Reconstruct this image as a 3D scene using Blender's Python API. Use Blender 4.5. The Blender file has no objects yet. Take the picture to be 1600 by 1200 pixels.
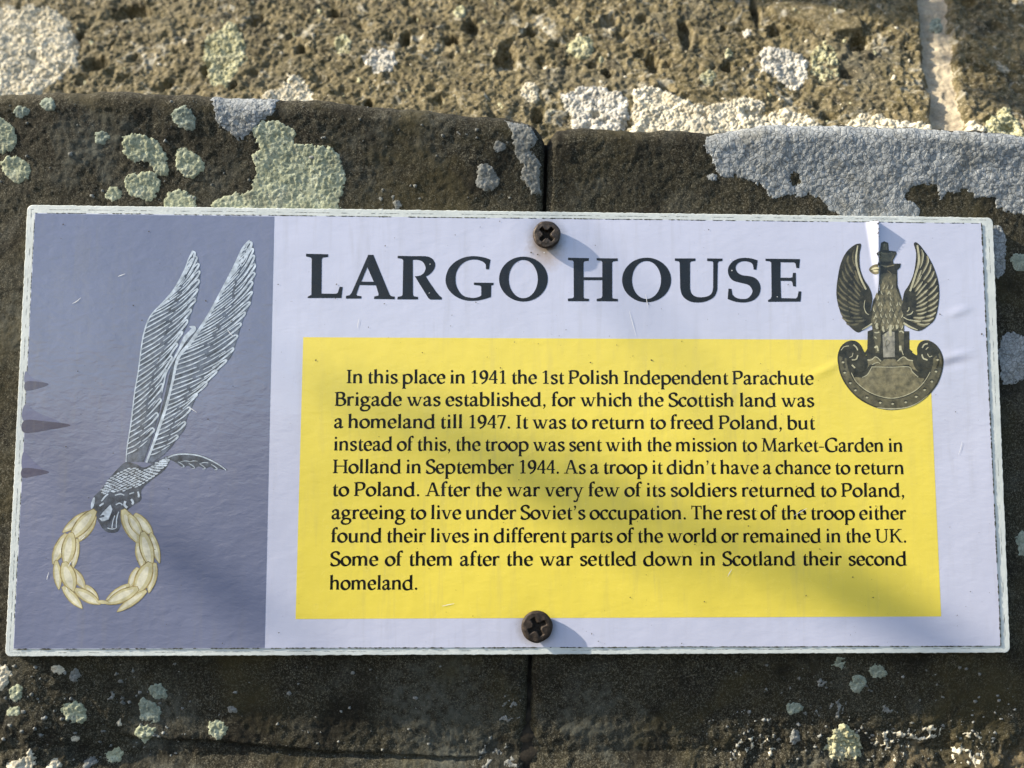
import bpy, math, random
import numpy as np
from mathutils import Matrix, Vector
from mathutils.geometry import delaunay_2d_cdt

scene = bpy.context.scene
C = scene.collection
R = math.radians

# ----------------------------------------------------------------- camera
# pose solved from the sign's four corners (its plane is y = 0, X right, Z up, metres)
SIGN_W = 0.340
F_PX = 1250.0
QUAD = [(42, 320), (1551, 340), (1579, 1020), (8, 1026)]


def solve_pose():
    a = [(0, 0), (1, 0), (1, 1), (0, 1)]
    A = []
    for (x, y), (X, Y) in zip(a, [(p[0] - 800, p[1] - 600) for p in QUAD]):
        A.append([x, y, 1, 0, 0, 0, -X * x, -X * y, -X])
        A.append([0, 0, 0, x, y, 1, -Y * x, -Y * y, -Y])
    Hm = np.linalg.svd(np.array(A, float))[2][-1].reshape(3, 3)
    M = np.diag([1 / F_PX, 1 / F_PX, 1.0]) @ Hm
    r1, r2, t = M.T
    if t[2] < 0:
        r1, r2, t = -r1, -r2, -t
    n1, n2 = np.linalg.norm(r1), np.linalg.norm(r2)
    e1 = r1 / n1
    e2 = r2 / n2
    e2 = e2 - e1 * (e1 @ e2)
    e2 /= np.linalg.norm(e2)
    n = np.cross(e1, e2)
    k = SIGN_W / n1
    h = n2 * k
    centre = (t + r1 / 2 + r2 / 2) * k
    Rot = np.array([e1, n, -e2]).T          # world axes (X, Y, Z) seen in the camera frame
    pos = -Rot.T @ centre
    return Rot, pos, h


ROT, CAM_POS, SIGN_H = solve_pose()
cam_data = bpy.data.cameras.new('camera')
cam = bpy.data.objects.new('camera', cam_data)
C.objects.link(cam)
cx_, cy_, cz_ = ROT[0], ROT[1], ROT[2]
m = Matrix.Identity(4)
for i in range(3):
    m[i][0] = cx_[i]
    m[i][1] = -cy_[i]
    m[i][2] = -cz_[i]
    m[i][3] = CAM_POS[i]
cam.matrix_world = m
cam_data.sensor_width = 36.0
cam_data.lens = 36.0 * F_PX / 1600.0
cam_data.clip_start = 0.005
cam_data.clip_end = 200.0
cam_data.dof.use_dof = True
cam_data.dof.focus_distance = float(-CAM_POS[1])
cam_data.dof.aperture_fstop = 10.0
scene.camera = cam

# ----------------------------------------------------------------- light
SUN = np.array([-0.835, -0.172, 0.523])
SUN /= np.linalg.norm(SUN)
world = bpy.data.worlds.new("World")
scene.world = world
world.use_nodes = True
wn = world.node_tree
bg = wn.nodes['Background']
sky = wn.nodes.new('ShaderNodeTexSky')
sky.sky_type = 'NISHITA'
sky.sun_disc = False
sky.sun_elevation = math.asin(SUN[2])
sky.sun_rotation = math.atan2(SUN[0], SUN[1])
wn.links.new(sky.outputs[0], bg.inputs[0])
bg.inputs[1].default_value = 0.12
sun_data = bpy.data.lights.new('sun', 'SUN')
sun_data.energy = 5.0
sun_data.angle = R(0.6)
sun_data.color = (1.0, 0.88, 0.68)
sun = bpy.data.objects.new('sun', sun_data)
C.objects.link(sun)
sun.rotation_euler = Vector(SUN).to_track_quat('Z', 'Y').to_euler()
sun.location = (-0.8, -0.4, 0.8)
scene.view_settings.view_transform = 'Standard'
scene.view_settings.look = 'None'
scene.view_settings.gamma = 1.0
scene.view_settings.use_curve_mapping = False
scene.view_settings.exposure = 1.3


# ----------------------------------------------------------------- numeric helpers
def _hash(ix, iy, seed):
    h = (ix.astype(np.int64) * 374761393 + iy.astype(np.int64) * 668265263 + seed * 974634777) & 0xFFFFFFFF
    h = ((h ^ (h >> 13)) * 1274126177) & 0xFFFFFFFF
    h = ((h ^ (h >> 16)) * 2246822519) & 0xFFFFFFFF
    h = h ^ (h >> 15)
    return (h & 0xFFFFFF).astype(np.float64) / float(0x1000000)


def perlin(x, y, seed=0):
    x = np.asarray(x, float)
    y = np.asarray(y, float)
    ix = np.floor(x)
    iy = np.floor(y)
    fx = x - ix
    fy = y - iy
    u = fx * fx * fx * (fx * (fx * 6 - 15) + 10)
    v = fy * fy * fy * (fy * (fy * 6 - 15) + 10)

    def g(a, b):
        an = _hash(ix + a, iy + b, seed) * 2 * np.pi
        return np.cos(an) * (fx - a) + np.sin(an) * (fy - b)
    n0 = g(0, 0) * (1 - u) + g(1, 0) * u
    n1 = g(0, 1) * (1 - u) + g(1, 1) * u
    return (n0 * (1 - v) + n1 * v) * 1.45


def fbm(x, y, wl, octaves=4, seed=0, gain=0.5):
    s = 0
    a = 1.0
    tot = 0
    for o in range(octaves):
        s = s + a * perlin(x / wl, y / wl, seed + o * 17)
        tot += a
        a *= gain
        wl *= 0.5
    return s / tot


def worley(x, y, wl, seed=0):
    """F1 distance (in cells) and a random number per nearest cell"""
    x = np.asarray(x, float) / wl
    y = np.asarray(y, float) / wl
    ix = np.floor(x)
    iy = np.floor(y)
    f1 = np.full(x.shape, 9.0)
    idv = np.zeros(x.shape)
    for a in (-1, 0, 1):
        for b in (-1, 0, 1):
            px = ix + a + _hash(ix + a, iy + b, seed)
            py = iy + b + _hash(ix + a, iy + b, seed + 5)
            d = np.hypot(px - x, py - y)
            r = _hash(ix + a, iy + b, seed + 9)
            w = d < f1
            f1 = np.where(w, d, f1)
            idv = np.where(w, r, idv)
    return f1, idv


def sstep(a, b, x):
    t = np.clip((x - a) / (b - a), 0, 1)
    return t * t * (3 - 2 * t)


def ray(px, py):
    d = np.array([(px - 800) / F_PX, (py - 600) / F_PX, 1.0])
    d = ROT.T @ d
    return d


def at_y(px, py, y=0.0):
    """point of the vertical plane y seen at a photo pixel -> (X, Z)"""
    d = ray(px, py)
    t = (y - CAM_POS[1]) / d[1]
    p = CAM_POS + d * t
    return p[0], p[2]


def at_plane(px, py, P0, N):
    d = ray(px, py)
    t = ((P0 - CAM_POS) @ N) / (d @ N)
    return CAM_POS + d * t


# ----------------------------------------------------------------- object helpers
def link_mesh(name, verts, faces, mats=(), parent=None, midx=None, smooth=False):
    me = bpy.data.meshes.new(name)
    me.from_pydata([tuple(v) for v in verts], [], [tuple(f) for f in faces])
    for mt in mats:
        me.materials.append(mt)
    if midx is not None:
        me.polygons.foreach_set('material_index', np.asarray(midx, np.int32))
    if smooth:
        me.polygons.foreach_set('use_smooth', np.ones(len(me.polygons), bool))
    me.update()
    o = bpy.data.objects.new(name, me)
    C.objects.link(o)
    if parent:
        o.parent = parent
    return o


def link_quads(name, verts, quads, mat, parent=None, smooth=True):
    """fast build of a quad mesh from arrays"""
    verts = np.asarray(verts, np.float32)
    quads = np.asarray(quads, np.int32)
    me = bpy.data.meshes.new(name)
    me.vertices.add(len(verts))
    me.vertices.foreach_set('co', verts.ravel())
    n = len(quads)
    me.loops.add(n * 4)
    me.loops.foreach_set('vertex_index', quads.ravel())
    me.polygons.add(n)
    me.polygons.foreach_set('loop_start', np.arange(0, n * 4, 4, dtype=np.int32))
    me.polygons.foreach_set('use_smooth', np.full(n, smooth, dtype=bool))
    me.materials.append(mat)
    me.update(calc_edges=True)
    me.validate()
    o = bpy.data.objects.new(name, me)
    C.objects.link(o)
    if parent:
        o.parent = parent
    return o


def grid_quads(nr, nc):
    i = np.arange(nr * nc).reshape(nr, nc)
    return np.stack([i[:-1, :-1], i[:-1, 1:], i[1:, 1:], i[1:, :-1]], -1).reshape(-1, 4)


def empty(name, loc=(0, 0, 0)):
    o = bpy.data.objects.new(name, None)
    o.empty_display_size = 0.01
    C.objects.link(o)
    o.location = loc
    return o


def tag(o, label=None, cat=None, group=None, kind=None):
    if label:
        o['label'] = label
    if cat:
        o['category'] = cat
    if group:
        o['group'] = group
    if kind:
        o['kind'] = kind
    return o


# ----------------------------------------------------------------- materials
class NT:
    def __init__(self, name, rough=0.6, spec=0.5):
        self.m = bpy.data.materials.new(name)
        self.m.use_nodes = True
        self.t = self.m.node_tree
        self.b = self.t.nodes['Principled BSDF']
        self.b.inputs['Roughness'].default_value = rough
        self.b.inputs['Specular IOR Level'].default_value = spec
        self.co = self.t.nodes.new('ShaderNodeTexCoord').outputs['Object']

    def n(self, typ, **kw):
        nd = self.t.nodes.new(typ)
        for k, v in kw.items():
            setattr(nd, k, v)
        return nd

    def ln(self, a, b):
        self.t.links.new(a, b)

    def noise(self, scale, detail=4, rough=0.55, dist=0.0, vec=None):
        nd = self.n('ShaderNodeTexNoise')
        nd.inputs['Scale'].default_value = scale
        nd.inputs['Detail'].default_value = detail
        nd.inputs['Roughness'].default_value = rough
        nd.inputs['Distortion'].default_value = dist
        self.ln(vec or self.co, nd.inputs['Vector'])
        return nd.outputs['Fac']

    def voro(self, scale, out='Distance', rand=1.0):
        nd = self.n('ShaderNodeTexVoronoi')
        nd.inputs['Scale'].default_value = scale
        nd.inputs['Randomness'].default_value = rand
        self.ln(self.co, nd.inputs['Vector'])
        return nd.outputs[out]

    def ramp(self, fac, stops, interp='LINEAR'):
        nd = self.n('ShaderNodeValToRGB')
        nd.color_ramp.interpolation = interp
        el = nd.color_ramp.elements
        while len(el) < len(stops):
            el.new(0.5)
        for e, (p, c) in zip(el, stops):
            e.position = p
            e.color = (*c, 1) if isinstance(c, (tuple, list)) else (c, c, c, 1)
        self.ln(fac, nd.inputs['Fac'])
        return nd.outputs['Color']

    def mix(self, fac, a, b, mode='MIX'):
        nd = self.n('ShaderNodeMix', data_type='RGBA', blend_type=mode)
        for sock, v in ((nd.inputs[0], fac), (nd.inputs[6], a), (nd.inputs[7], b)):
            if isinstance(v, (int, float)):
                sock.default_value = v
            elif isinstance(v, (tuple, list)):
                sock.default_value = (*v, 1)
            else:
                self.ln(v, sock)
        return nd.outputs[2]

    def math(self, op, a, b=None):
        nd = self.n('ShaderNodeMath', operation=op)
        for s, v in zip(nd.inputs, (a, b)):
            if v is None:
                continue
            if isinstance(v, (int, float)):
                s.default_value = v
            else:
                self.ln(v, s)
        return nd.outputs[0]

    def color(self, c):
        if isinstance(c, (tuple, list)):
            self.b.inputs['Base Color'].default_value = (*c, 1)
        else:
            self.ln(c, self.b.inputs['Base Color'])

    def bump(self, h, strength=0.5, dist=0.0005):
        nd = self.n('ShaderNodeBump')
        nd.inputs['Strength'].default_value = strength
        nd.inputs['Distance'].default_value = dist
        self.ln(h, nd.inputs['Height'])
        if self.b.inputs['Normal'].is_linked:
            self.ln(self.b.inputs['Normal'].links[0].from_socket, nd.inputs['Normal'])
        self.ln(nd.outputs[0], self.b.inputs['Normal'])


def mat_ledge():
    k = NT('dark_mossy_sandstone', 0.92, 0.2)
    a = k.noise(30, 5, 0.6)
    b = k.noise(330, 5, 0.65)
    c = k.noise(70, 4, 0.6, 0.5)
    d = k.noise(1250, 4, 0.75)
    e = k.noise(2600, 2, 0.7)
    col = k.ramp(a, [(0.30, (0.010, 0.0085, 0.0055)), (0.48, (0.017, 0.0148, 0.0085)), (0.62, (0.022, 0.020, 0.0115)), (0.78, (0.028, 0.027, 0.022))])
    col = k.mix(k.ramp(b, [(0.44, 0.0), (0.68, 0.8)]), col, (0.036, 0.033, 0.021))
    col = k.mix(k.ramp(c, [(0.56, 0.0), (0.74, 0.6)]), col, (0.060, 0.062, 0.054))
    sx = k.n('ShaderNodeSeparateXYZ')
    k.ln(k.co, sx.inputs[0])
    # tan stone at the foot, its sunlit look put into the colour
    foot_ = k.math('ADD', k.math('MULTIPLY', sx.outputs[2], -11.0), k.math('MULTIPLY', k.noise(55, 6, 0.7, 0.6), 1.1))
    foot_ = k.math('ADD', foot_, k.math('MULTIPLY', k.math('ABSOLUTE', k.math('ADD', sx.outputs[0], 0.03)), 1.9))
    sunlit_tan = k.ramp(k.math('SUBTRACT', foot_, 1.28), [(0.83, 0.0), (0.95, 0.85)])
    col = k.mix(sunlit_tan, col, (0.115, 0.090, 0.052))
    col = k.mix(k.ramp(d, [(0.52, 0.0), (0.66, 0.95)]), col, (0.108, 0.100, 0.074))
    col = k.mix(k.ramp(e, [(0.58, 0.0), (0.68, 0.85)]), col, (0.19, 0.18, 0.145))
    col = k.mix(k.ramp(d, [(0.30, 0.8), (0.45, 0.0)]), col, (0.005, 0.0045, 0.0035))
    g = k.noise(16, 5, 0.62, 0.4)
    fr = k.math('MULTIPLY', k.ramp(g, [(0.55, 0.0), (0.66, 1.0)]), k.ramp(b, [(0.40, 0.05), (0.62, 0.75)]))
    col = k.mix(fr, col, (0.080, 0.082, 0.070))
    g6 = k.noise(44, 5, 0.65, 0.4)
    col = k.mix(k.ramp(g6, [(0.34, 0.75), (0.50, 0.0)]), col, (0.008, 0.007, 0.005))
    for fx, fz, fr_ in ((-0.024, -0.110, 0.024), (0.030, -0.104, 0.018), (-0.150, 0.098, 0.016)):
        mp = k.n('ShaderNodeMapping')
        mp.inputs['Location'].default_value = (-fx, 0, -fz)
        k.ln(k.co, mp.inputs['Vector'])
        ln_ = k.n('ShaderNodeVectorMath', operation='LENGTH')
        k.ln(mp.outputs[0], ln_.inputs[0])
        dd = k.math('ADD', ln_.outputs['Value'], k.math('MULTIPLY', k.math('SUBTRACT', k.noise(90, 5, 0.7), 0.5), 0.05))
        ff = k.math('MULTIPLY', k.ramp(k.math('DIVIDE', dd, fr_), [(0.25, 1.0), (1.0, 0.0)]), k.ramp(b, [(0.34, 0.1), (0.60, 0.85)]))
        col = k.mix(ff, col, (0.092, 0.096, 0.082))
    g3 = k.noise(21, 4, 0.6, 0.6)
    col = k.mix(k.ramp(g3, [(0.52, 0.0), (0.68, 0.7)]), col, (0.050, 0.042, 0.018))
    k.color(col)
    k.bump(b, 0.6, 0.0005)
    k.bump(d, 0.9, 0.00035)
    return k.m


def mat_upper():
    k = NT('rough_brown_sandstone', 0.9, 0.25)
    a = k.noise(38, 5, 0.6, 0.4)
    b = k.noise(300, 5, 0.68)
    c = k.noise(110, 5, 0.65, 0.6)
    d = k.noise(950, 4, 0.75)
    col = k.ramp(a, [(0.30, (0.0316, 0.0270, 0.0110)), (0.48, (0.0577, 0.0483, 0.0209)), (0.62, (0.0993, 0.0817, 0.0396)), (0.78, (0.1510, 0.1264, 0.0715))])
    col = k.mix(k.ramp(b, [(0.42, 0.0), (0.70, 0.85)]), col, (0.2158, 0.1769, 0.1021))
    col = k.mix(k.ramp(c, [(0.30, 0.85), (0.47, 0.0)]), col, (0.0223, 0.0183, 0.0099))
    col = k.mix(k.ramp(d, [(0.30, 0.8), (0.46, 0.0)]), col, (0.0167, 0.0135, 0.0077))
    col = k.mix(k.ramp(d, [(0.56, 0.0), (0.70, 0.8)]), col, (0.3560, 0.3134, 0.2361))
    g = k.noise(75, 6, 0.72, 0.8)
    col = k.mix(k.ramp(g, [(0.565, 0.0), (0.65, 0.8)]), col, (0.3236, 0.3079, 0.2552))
    g2 = k.noise(24, 4, 0.6)
    col = k.mix(k.ramp(g2, [(0.52, 0.0), (0.68, 0.45)]), col, (0.0791, 0.0791, 0.0660))
    g4 = k.noise(52, 5, 0.7, 0.5)
    col = k.mix(k.ramp(g4, [(0.30, 0.8), (0.44, 0.0)]), col, (0.0220, 0.0190, 0.0120))
    g5 = k.noise(620, 4, 0.7)
    col = k.mix(k.ramp(g5, [(0.60, 0.0), (0.72, 0.8)]), col, (0.4640, 0.4060, 0.2900))
    k.color(col)
    k.bump(b, 0.9, 0.0007)
    k.bump(d, 0.8, 0.0004)
    return k.m


def mat_simple_rock(name, c0, c1, sc=150, bump=0.8):
    k = NT(name, 0.9, 0.3)
    a = k.noise(sc, 6, 0.65, 0.3)
    b = k.noise(sc * 6, 4, 0.7)
    col = k.ramp(a, [(0.3, c0), (0.7, c1)])
    col = k.mix(k.ramp(b, [(0.3, 0.6), (0.5, 0.0)]), col, tuple(x * 0.4 for x in c0))
    k.color(col)
    k.bump(a, bump, 0.0006)
    k.bump(b, 0.6, 0.0002)
    return k.m


def mat_lichen(name, c_lo, c_mid, c_hi, crack=0.0):
    k = NT(name, 0.95, 0.15)
    a = k.noise(160, 5, 0.65)
    b = k.noise(900, 4, 0.7)
    col = k.ramp(a, [(0.32, c_lo), (0.5, c_mid), (0.68, c_hi)])
    col = k.mix(k.ramp(b, [(0.30, 0.85), (0.48, 0.0)]), col, tuple(x * 0.38 for x in c_lo))
    col = k.mix(k.ramp(b, [(0.56, 0.0), (0.70, 0.7)]), col, tuple(min(0.8, x * 1.2) for x in c_hi))
    g = k.noise(55, 5, 0.65, 0.5)
    col = k.mix(k.ramp(g, [(0.52, 0.0), (0.66, 0.55)]), col, tuple(x * 0.8 for x in (c_lo[0], c_lo[0] * 0.97, c_lo[0] * 0.82)))
    e = k.noise(2300, 3, 0.7)
    col = k.mix(k.ramp(e, [(0.34, 0.6), (0.50, 0.0)]), col, tuple(x * 0.5 for x in c_lo))
    if crack:
        v = k.n('ShaderNodeTexVoronoi', feature='DISTANCE_TO_EDGE')
        v.inputs['Scale'].default_value = 520
        k.ln(k.co, v.inputs['Vector'])
        col = k.mix(k.ramp(v.outputs['Distance'], [(0.0, crack), (0.09, 0.0)]), col, tuple(x * 0.35 for x in c_lo))
        k.bump(k.ramp(v.outputs['Distance'], [(0.0, 0.0), (0.12, 1.0)]), 0.5, 0.0003)
    k.color(col)
    k.bump(a, 0.2 if crack else 0.5, 0.0005)
    k.bump(b, 0.45 if crack else 0.8, 0.0004)
    k.bump(e, 0.7, 0.0002)
    return k.m


def mat_print(name, c, rough=0.16, var=0.05, spec=0.5, extra=None, vscale=35, ripple=0.16):
    """ink on the glossy laminated sheet: slight fading, run-down dust, fine scuffs and a faint waviness"""
    k = NT(name, rough, spec)
    a = k.noise(vscale, 4, 0.6)
    s = k.noise(420, 5, 0.75, 0.8)
    lo = tuple(x * (1 - var) for x in c)
    hi = tuple(min(0.9, x * (1 + var) + 0.004) for x in c)
    col = k.ramp(a, [(0.3, lo), (0.7, hi)])
    dark = max(c) < 0.05
    col = k.mix(k.ramp(s, [(0.64, 0.0), (0.82, 0.10 if dark else 0.26)]), col, (0.16, 0.145, 0.12))
    # rain has drawn the dust into faint vertical runs
    mp = k.n('ShaderNodeMapping')
    mp.inputs['Scale'].default_value = (1.0, 1.0, 0.09)
    k.ln(k.co, mp.inputs['Vector'])
    st = k.noise(300, 4, 0.65, 0.2, mp.outputs[0])
    big = k.noise(18, 3, 0.6)
    fac = k.math('MULTIPLY', k.ramp(st, [(0.50, 0.0), (0.78, 0.10 if dark else 0.30)]), k.ramp(big, [(0.38, 0.15), (0.66, 1.0)]))
    col = k.mix(fac, col, (0.23, 0.215, 0.185))
    if extra:
        col = extra(k, col)
    k.color(col)
    r = k.ramp(s, [(0.35, rough * 0.8), (0.75, min(1, rough * 2.2))])
    k.ln(r, k.b.inputs['Roughness'])
    w = k.noise(60, 2, 0.5)
    mp2 = k.n('ShaderNodeMapping')
    mp2.inputs['Scale'].default_value = (0.55, 1.0, 1.0)
    k.ln(k.co, mp2.inputs['Vector'])
    f = k.noise(330, 3, 0.6, 0.3, mp2.outputs[0])
    k.bump(w, 0.12, 0.0012)
    k.bump(f, ripple, 0.0004)
    return k.m


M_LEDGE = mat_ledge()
M_UPPER = mat_upper()
M_SLAB = mat_simple_rock('smooth_brown_stone', (0.035, 0.027, 0.017), (0.075, 0.056, 0.034), 60, 0.5)
M_MORTAR = mat_simple_rock('pale_lime_mortar', (0.22, 0.185, 0.135), (0.40, 0.35, 0.26), 220)
M_DEEP = mat_simple_rock('dirt_filled_joint', (0.012, 0.010, 0.008), (0.03, 0.025, 0.018), 200)

LM = {
    'cream': mat_lichen('cream_lichen', (0.34, 0.305, 0.225), (0.52, 0.48, 0.38), (0.66, 0.62, 0.52)),
    'white': mat_lichen('white_lichen', (0.31, 0.295, 0.26), (0.44, 0.425, 0.385), (0.55, 0.54, 0.50)),
    'yellow': mat_lichen('yellow_green_lichen', (0.22, 0.21, 0.12), (0.37, 0.365, 0.235), (0.48, 0.475, 0.35)),
    'green': mat_lichen('pale_green_lichen', (0.205, 0.22, 0.15), (0.335, 0.36, 0.255), (0.47, 0.495, 0.38)),
    'sage': mat_lichen('sage_lichen', (0.155, 0.18, 0.145), (0.25, 0.285, 0.235), (0.36, 0.40, 0.335)),
    'grey': mat_lichen('blue_grey_lichen', (0.20, 0.215, 0.225), (0.29, 0.31, 0.325), (0.385, 0.405, 0.42), 0.6),
    'ash': mat_lichen('ash_grey_lichen', (0.11, 0.115, 0.108), (0.19, 0.195, 0.185), (0.30, 0.305, 0.295)),
}


# ----------------------------------------------------------------- the wall
# --- lower course: two big dressed blocks the sign is screwed to; their faces lie close to y = 0.003
BASE_Y = 0.0040
EDGE_L = [(-300, 172), (0, 160), (200, 156), (330, 162), (500, 171), (700, 186), (790, 194), (830, 203), (852, 228)]
EDGE_R = [(853, 228), (868, 213), (920, 209), (1100, 214), (1200, 203), (1400, 207), (1600, 220), (1900, 232)]
el = np.array([at_y(x, y, 0.010) for x, y in EDGE_L])
er = np.array([at_y(x, y, 0.010) for x, y in EDGE_R])
JT = at_y(853, 260, 0.004)
JB = at_y(826, 1150, 0.004)


def joint_x(Z):
    return JB[0] + (Z - JB[1]) * (JT[0] - JB[0]) / (JT[1] - JB[1]) + 0.00025 * perlin(Z / 0.012, Z * 0 + 3.3, 71)


def ztop(X, side):
    e = el if side == 'L' else er
    return np.interp(X, e[:, 0], e[:, 1]) + 0.0009 * perlin(X / 0.02, X * 0 + 1.7, 33) + 0.0005 * perlin(X / 0.005, X * 0 + 4.1, 34)


CRK = np.array([at_y(x, y, 0.004) for x, y in [(180, 1158), (245, 1163), (320, 1166), (385, 1172), (480, 1181), (560, 1187), (640, 1190), (720, 1194), (800, 1192)]])


def ledge_h(X, Z):
    """relief of the lower course towards the viewer (metres), before its rounded arrises"""
    h = 0.0011 * fbm(X, Z, 0.06, 3, 1)
    h = h + 0.00042 * fbm(X, Z, 0.011, 3, 2)
    h = h + 0.00024 * fbm(X, Z, 0.0024, 2, 3)
    # the face leans out a little towards its top and bellies out again below the sign
    h = h + 0.0055 * np.clip((Z - 0.070) / 0.045, 0, 1.3) ** 1.5
    low = sstep(-0.092, -0.120, Z)
    left = sstep(-0.128, -0.165, X)
    right = sstep(0.045, 0.10, X)
    lump = fbm(X, Z, 0.013, 4, 8, 0.6)
    under = np.clip(-0.076 - Z, 0, 0.08)
    h = h - 0.17 * np.minimum(under, 0.036) * (1 - 0.8 * left) + 0.35 * np.clip(under - 0.036, 0, 0.03)
    h = h + low * 0.0024 * lump * (0.3 + 1.0 * right + 0.5 * left) + low * (0.0008 + 0.0012 * right + 0.0006 * left) * fbm(X, Z, 0.0048, 4, 9, 0.62)
    h = h + left * sstep(-0.04, -0.09, Z) * (0.0012 + 0.0013 * lump)
    # a split running along the foot of the left block: the stone below it has dropped back
    zc = np.interp(X, CRK[:, 0], CRK[:, 1], left=CRK[0, 1], right=CRK[-1, 1]) + 0.0007 * perlin(X / 0.006, X * 0, 44)
    on = sstep(CRK[0, 0] - 0.004, CRK[0, 0] + 0.01, X) * (1 - sstep(CRK[-1, 0] - 0.03, CRK[-1, 0], X))
    h = h + on * (0.0012 * np.exp(-np.clip((Z - zc), 0, 1) / 0.006) * (Z > zc) - 0.0016 * np.exp(-((Z - zc + 0.0007) / 0.0009) ** 2))
    return h


def arris(d, r):
    q = np.clip(r - d, 0, r)
    return r - np.sqrt(np.maximum(r * r - q * q, 0))


def ledge_y(X, Z, side):
    y = BASE_Y - ledge_h(X, Z)
    d = np.maximum(ztop(X, side) - Z, 0)
    y = y + arris(d, 0.0075)
    dj = np.maximum((joint_x(Z) - 0.0006 - X) if side == 'L' else (X - joint_x(Z) - 0.0006), 0)
    jn = 0.0007 * fbm(X, Z, 0.009, 3, 140 if side == 'L' else 150) + 0.0003 * perlin(X / 0.0016, Z / 0.0016, 141)
    y = y + arris(np.maximum(dj - np.maximum(jn, -0.0002) * (dj < 0.003), 0), 0.0032)
    return y


def ledge_points(X, Z, side, lift):
    """surface points of the lower course pushed out by lift along the surface normal"""
    e = 2.5e-4
    zt = ztop(X, side) - 1e-5
    Zc = np.minimum(Z, zt)
    y = ledge_y(X, Zc, side)
    gx = (ledge_y(X + e, Zc, side) - ledge_y(X - e, Zc, side)) / (2 * e)
    gz = (ledge_y(X, np.minimum(Zc + e, zt), side) - ledge_y(X, Zc - e, side)) / (2 * e)
    gx = np.clip(gx, -1.5, 1.5)
    gz = np.clip(gz, -1.5, 2.5)
    n = np.stack([gx, -np.ones_like(gx), gz], -1)
    n /= np.linalg.norm(n, axis=-1, keepdims=True)
    return np.stack([X, y, Zc], -1) + n * lift[..., None]


wall = empty('stone_wall', (0, 0.02, 0))
tag(wall, 'weathered sandstone wall crusted with lichen, behind the screwed-on sign', 'wall')
wall_off = Vector((0, -0.02, 0))


def wall_part(name, verts, quads, mat):
    o = link_quads(name, verts, quads, mat, wall)
    o.location = wall_off
    return o


def block(side):
    zb = -0.40
    x0 = -0.60 if side == 'L' else 0.60
    # columns run from the outer end to the joint; coarse outside the part seen close up, packed at the arrises
    s = np.concatenate([np.linspace(0, 0.60, 90)[:-1], np.linspace(0.60, 1, 545)])
    s = np.concatenate([s[:-8], np.linspace(s[-8], 1, 26)])
    v0 = (zb + 0.145) / (zb - 0.105)
    v = np.concatenate([np.linspace(0, v0, 60)[:-1], np.linspace(v0, 1, 560)])
    v = np.concatenate([v[:-14], np.linspace(v[-14], 1, 44)])
    S, V = np.meshgrid(s, v)
    Z0 = zb + V * (0.12 - zb)
    Xj = joint_x(Z0) + (-0.0006 if side == 'L' else 0.0006)
    X = x0 + S * (Xj - x0)
    Z = zb + V * (ztop(X, side) - zb)
    Xj = joint_x(Z) + (-0.0006 if side == 'L' else 0.0006)
    X = x0 + S * (Xj - x0)
    Y = ledge_y(X, np.minimum(Z, ztop(X, side)), side)
    P = np.stack([X, Y, Z], -1)
    # top bed running back into the wall
    top = P[-1]
    back = []
    for dy in (0.001, 0.003, 0.008, 0.02, 0.06):
        q = top.copy()
        q[:, 1] += dy
        q[:, 2] -= 0.0004 * dy / 0.01
        back.append(q)
    P = np.concatenate([P, np.array(back)], 0)
    # cheek in the joint
    side_c = P[:, -1].copy()
    bc = []
    for dy in (0.001, 0.004, 0.012):
        q = side_c.copy()
        q[:, 1] += dy
        bc.append(q)
    P = np.concatenate([P, np.stack(bc, 1)], 1)
    nr, nc = P.shape[:2]
    q = grid_quads(nr, nc)
    if side == 'R':
        q = q[:, ::-1]
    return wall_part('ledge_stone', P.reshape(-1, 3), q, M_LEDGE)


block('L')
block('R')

# dirt at the back of the open joint between the two blocks
zz = np.linspace(-0.40, 0.104, 240)
jx = joint_x(zz)
vv = []
for z, x in zip(zz, jx):
    vv += [(x - 0.004, 0.0105, z), (x, 0.0100 + 0.0012 * math.sin(z * 900), z), (x + 0.004, 0.0105, z)]
wall_part('mortar_joint', vv, grid_quads(240, 3), M_DEEP)

# --- upper course: a rougher block set back above the lower one, leaning away from the viewer
TILT, YAW = R(30), R(6)
UN = np.array([-math.sin(YAW) * math.cos(TILT), -math.cos(YAW) * math.cos(TILT), math.sin(TILT)])
UP0 = np.array([0.0, 0.042, 0.098])
UA = np.cross(UN, np.array([0, 0, 1.0]))
UA /= np.linalg.norm(UA)
if UA[0] < 0:
    UA = -UA
UB = np.cross(UN, UA)
if UB[2] < 0:
    UB = -UB


def up_ab(px, py):
    p = at_plane(px, py, UP0, UN) - UP0
    return p @ UA, p @ UB


PITS = [(790, 88, 17, 24), (1020, 95, 13, 20), (148, 98, 24, 11), (322, 105, 9, 10), (205, 18, 36, 13), (735, 36, 15, 12),
        (832, 48, 16, 9), (1330, 112, 20, 13), (1342, 66, 17, 12), (1072, 52, 11, 26), (1180, 12, 8, 22), (400, 30, 12, 10),
        (120, 60, 8, 16), (575, 90, 8, 7), (1135, 105, 9, 10), (705, 60, 14, 9), (632, 60, 10, 12), (575, 160, 9, 8), (840, 180, 12, 14),
        (950, 110, 11, 8), (1210, 45, 16, 8), (260, 130, 12, 7), (930, 180, 10, 8), (470, 75, 9, 8), (365, 132, 7, 8), (520, 20, 10, 8)]
PITS_AB = []
for x, y, rx, ry in PITS:
    a, b = up_ab(x, y)
    a2, _ = up_ab(x + rx, y)
    _, b2 = up_ab(x, y - ry)
    PITS_AB.append((a, b, abs(a2 - a), abs(b2 - b)))
UJ = [up_ab(1474, 120), up_ab(1484, 200), up_ab(1452, 30)]


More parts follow.
